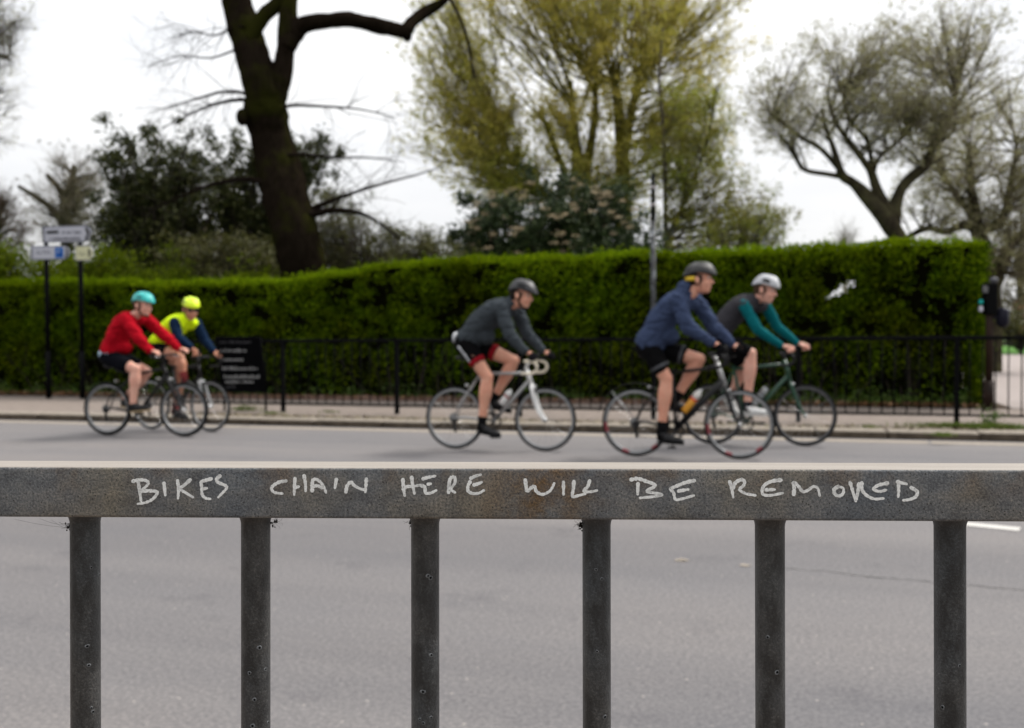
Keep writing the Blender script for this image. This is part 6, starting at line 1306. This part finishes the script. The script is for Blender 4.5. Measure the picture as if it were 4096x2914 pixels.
# black notice board fixed to the street railing
frn = np.array([f_u[1], -f_u[0], 0]); frn = frn if frn[1] < 0 else -frn; fo = FO + frn * 0.05
def bpt(px, py, outw=0.0): return on_plane(px, py, fo + frn * outw, frn)
bo_ = bpt(965, 1565); nb = thing('notice_board', 'black notice board with white lettering fixed to the street railing', 'board', bo_); NO = np.array(nb.location)
mb = MB(); mb.prism([bpt(862, 1352) - NO, bpt(1042, 1352) - NO, bpt(1066, 1566) - NO, bpt(890, 1566) - NO], frn * 0.02); mb.build('panel', pmat('board_black', (0.003, 0.003, 0.0035), 0.8, spec=0.0), nb, False)
mb = MB()
for (a, b) in (((862, 1350), (1042, 1350)), ((1043, 1352), (1067, 1566)), ((1066, 1567), (890, 1567)), ((889, 1566), (861, 1352))): mb.tube([bpt(*a, 0.012) - NO, bpt(*b, 0.012) - NO], 0.012, 6)
mb.build('frame', BLACKMETAL, nb)
for x in (896, 1062):
    p0 = bpt(x, 1560) - NO; p1 = p0.copy(); p1[2] = KH - 0.012 - NO[2]; mb = MB(); mb.tube([p0 - frn * 0.005, p1 - frn * 0.005], 0.018, 8); mb.build('leg', BLACKMETAL, nb)
LETW = pmat('board_lettering', (0.22, 0.22, 0.225), 0.7); LETD = pmat('faded_lettering', (0.05, 0.05, 0.055), 0.7)
for k, (y, x0, x1, h, mt) in enumerate(((1369, 880, 1000, 8, LETD), (1402, 882, 982, 13, LETW), (1438, 886, 968, 12, LETW), (1474, 890, 1028, 13, LETW), (1507, 896, 1035, 14, LETW), (1527, 902, 1015, 12, LETW), (1547, 908, 945, 11, LETD))):
    mb = MB(); r_ = random.Random(30 + k); x = x0
    while x < x1:
        w = r_.uniform(4, 8); hh_ = h * r_.choice([0.65, 0.65, 1.0]); mb.prism([bpt(a, b, 0.0205) - NO for a, b in ((x, y + h / 2), (x + w * 0.62, y + h / 2), (x + w * 0.62, y + h / 2 - hh_), (x, y + h / 2 - hh_))], frn * 0.002); x += w + (0 if r_.random() > 0.2 else 5)
    mb.build('lettering', mt, nb, False)

# slim pole in front of the hedge
pm_, t_, b_ = new_mat('flaking_pole_paint'); n1 = tex(t_, 7, 5, 0.7, stretch=(1, 1, 0.8)); c = ramp(t_, n1.outputs['Fac'], [(0.44, (0.006, 0.006, 0.007)), (0.53, (0.05, 0.055, 0.06)), (0.66, (0.18, 0.195, 0.21))]); t_.links.new(c, b_.inputs['Base Color']); b_.inputs['Roughness'].default_value = 0.7
pb_ = on_plane(2613, 1300, RP(0, HEDGE_N - 0.30, 0), n_); pb_[2] = KH - 0.012; lp = thing('sign_pole', 'slim pole with flaking grey and black paint standing before the hedge', 'pole', pb_); zt = lambda y: on_plane(2612, y, pb_, n_)[2] - pb_[2]
mb = MB(); mb.tube([(0, 0, 0), (0, 0, zt(885))], 0.043, 14); mb.build('pole', pm_, lp); mb = MB(); mb.tube([(0, 0, zt(886)), (0, 0, zt(700))], [0.040, 0.034], 14); mb.ell((0, 0, zt(699)), (0.034, 0.034, 0.03)); mb.build('upper_sleeve', BLACKMETAL, lp)
for y in (752, 820): mb = MB(); mb.tube([(0, 0, zt(y + 6)), (0, 0, zt(y - 6))], 0.047, 14); mb.build('clip', pmat('clip_metal', (0.30, 0.28, 0.28), 0.5) if 'clip_metal' not in bpy.data.materials else bpy.data.materials['clip_metal'], lp)

# crossing signal at the mouth of the park path
tb = on_plane(3955, 1560, RP(0, HEDGE_N - 0.45, 0), n_); tb[2] = KH - 0.012; ts = thing('crossing_signal', 'black crossing signal on brown-black post at the mouth of the park path', 'signal', tb); zq = lambda y: on_plane(3955, y, tb, n_)[2] - tb[2]
def q_(x, y, out=0.0): w = on_plane(x, y, tb + np.array([0, 0, 0]) - n_ * out, n_) - tb; return w
mb = MB(); mb.tube([(0, 0, 0), (0, 0, 0.45)], 0.075, 14); mb.tube([(0, 0, 0.44), (0, 0, zq(1150))], 0.055, 14); mb.build('post', pmat('brown_black_post', (0.018, 0.010, 0.007), 0.6, var=0.6, scale=4), ts)
mb = MB(); a, b = q_(3934, 1262), q_(3984, 1132); mb.box((a + b) / 2, (np.linalg.norm((b - a)[:2]), 0.20, b[2] - a[2]), bevel=0.02); hd = mb.build('signal_head', BLACKMETAL, ts, False)
mb = MB(); a, b = q_(3930, 1172, 0.105), q_(3964, 1146, 0.105); mb.box((a + b) / 2, (0.12, 0.02, 0.10), bevel=0.008); mb.build('detector', pmat('detector_grey', (0.10, 0.10, 0.105), 0.5), ts, False)
for (y0, y1, mt) in ((1200, 1218, pmat('teal_lens', (0.01, 0.28, 0.26), 0.4)), (1226, 1248, pmat('white_plate', (0.42, 0.42, 0.50), 0.5))):
    a, b = q_(3916, y1, 0.10), q_(3931, y0, 0.10); mb = MB(); mb.box((a + b) / 2, (max(0.05, (b - a)[0]), 0.06, b[2] - a[2]), bevel=0.012); mb.build('side_plate', mt, ts, False)
mb = MB(); a, b = q_(3986, 1312, -0.02), q_(4036, 1228, -0.02); mb.box((a + b) / 2, (np.linalg.norm((b - a)[:2]), 0.20, b[2] - a[2]), bevel=0.06); mb.tube([np.array([0, 0, (a[2] + b[2]) / 2]), (a + b) / 2], 0.03, 8); mb.build('side_box', pmat('navy_box', (0.008, 0.008, 0.016), 0.5), ts, True)
mb = MB(); mb.ell(q_(3976, 1122), (0.06, 0.06, 0.05)); mb.tube([q_(3976, 1140), q_(3976, 1122)], 0.02, 8); mb.build('cap', pmat('cap_grey', (0.08, 0.08, 0.09), 0.5), ts)

# grass and weeds by the kerb on the right
GR = leaf_mat('kerb_grass', [(0.045, 0.085, 0.008), (0.085, 0.14, 0.012), (0.12, 0.17, 0.02), (0.14, 0.14, 0.05)], 0.3)
def tuft(label, px, py, n, spread, h, seed):
    rg = np.random.RandomState(seed); g = ground(px, py, KH); o = thing('grass_tuft', label, 'grass', g); x = rg.normal(0, 1, n) * spread; y = rg.normal(0, 1, n) * 0.05
    b = np.outer(x, u) + np.outer(y, n_); d = nrm(np.stack([rg.normal(0, 0.45, n), rg.normal(0, 0.45, n), np.ones(n)], 1)); L = h * rg.uniform(0.4, 1, n); w = nrm(np.cross(d, rg.normal(size=(n, 3)))) * 0.004
    m1 = b + d * (L * 0.55)[:, None]; tip = b + d * L[:, None] + np.stack([rg.normal(0, 0.25, n), rg.normal(0, .25, n), -0.1 * np.ones(n)], 1) * L[:, None] * 0.5
    V = np.stack([b - w, b + w, m1 + w * 0.8, tip, m1 - w * 0.8], 1).reshape(-1, 3); F = np.arange(n * 5).reshape(-1, 5); ob = mesh_obj('blades', V, F, GR, o, False); ob['kind'] = 'stuff'; return o
tuft('long patch of kerbside grass past the last full railing post', 3830, 1712, 900, 0.28, 0.10, 1); tuft('grass patch on the kerb towards the park path', 3990, 1718, 700, 0.16, 0.11, 2)
tuft('small grass tuft on the kerb face below the railing post', 3775, 1744, 160, 0.06, 0.06, 3); tuft('tiny yellowish tuft on the kerb beside the green bicycle', 3478, 1712, 90, 0.05, 0.06, 4); tuft('thin grass tuft behind the kerb below the notice board', 975, 1643, 160, 0.12, 0.13, 5); tuft('flat grass tuft behind the kerb beside the railing post near the notice board', 1085, 1655, 140, 0.10, 0.05, 6); tuft('tiny tuft behind the kerb near the silver bicycle', 1320, 1650, 90, 0.08, 0.05, 7)
wo = tuft('leafy weed growing by the kerb towards the park path', 3962, 1704, 60, 0.04, 0.12, 8); rg = np.random.RandomState(9); c = rg.normal(0, 1, (220, 3)) * [0.07, 0.05, 0.06] + [0, 0, 0.11]; leaves_obj('leaves', c, 0.035, WEED, wo, rg, 0.5, 0.4)

# ------------------------------------------------------------------ hedge added out of view behind the camera to shade the railing and riders
nh = thing('shade_hedge', 'unseen tall dark hedge added behind the camera to shade the railing and riders', 'hedge', RP(0, -6.2, KH)); NHO = np.array(nh.location)
V = []; F = []; ss = np.arange(-34, 34, 0.5); zz = np.linspace(0, 3.5, 9)
for a in ss:
    for z in zz: V.append(RP(a, -6.2 + 0.25 * mnoise.noise((a * 0.8, z * 1.2, 7)), z + (0.25 * mnoise.noise((a * 0.9, 0, 2)) if z > 3 else 0)))
for a in ss: V.append(RP(a, -8.2, 3.2))
k = len(zz)
for i in range(len(ss) - 1):
    for j in range(k - 1): F.append((i * k + j, (i + 1) * k + j, (i + 1) * k + j + 1, i * k + j + 1))
    F.append((i * k + k - 1, (i + 1) * k + k - 1, len(ss) * k + i + 1, len(ss) * k + i))
mesh_obj('inner_growth', np.array(V) - NHO, F, HEDGE_CORE, nh, True)
rg = np.random.RandomState(91); n = 9000; a = rg.uniform(-34, 34, n); z = rg.uniform(0.1, 3.6, n); c = np.outer(a, u) + np.outer(-6.1 + rg.normal(0, 0.15, n), n_) + np.outer(z, Zv)
leaves_obj('leaves', c - NHO, 0.16, HEDGE_LEAF, nh, rg, 0.6, 0.2, n_)
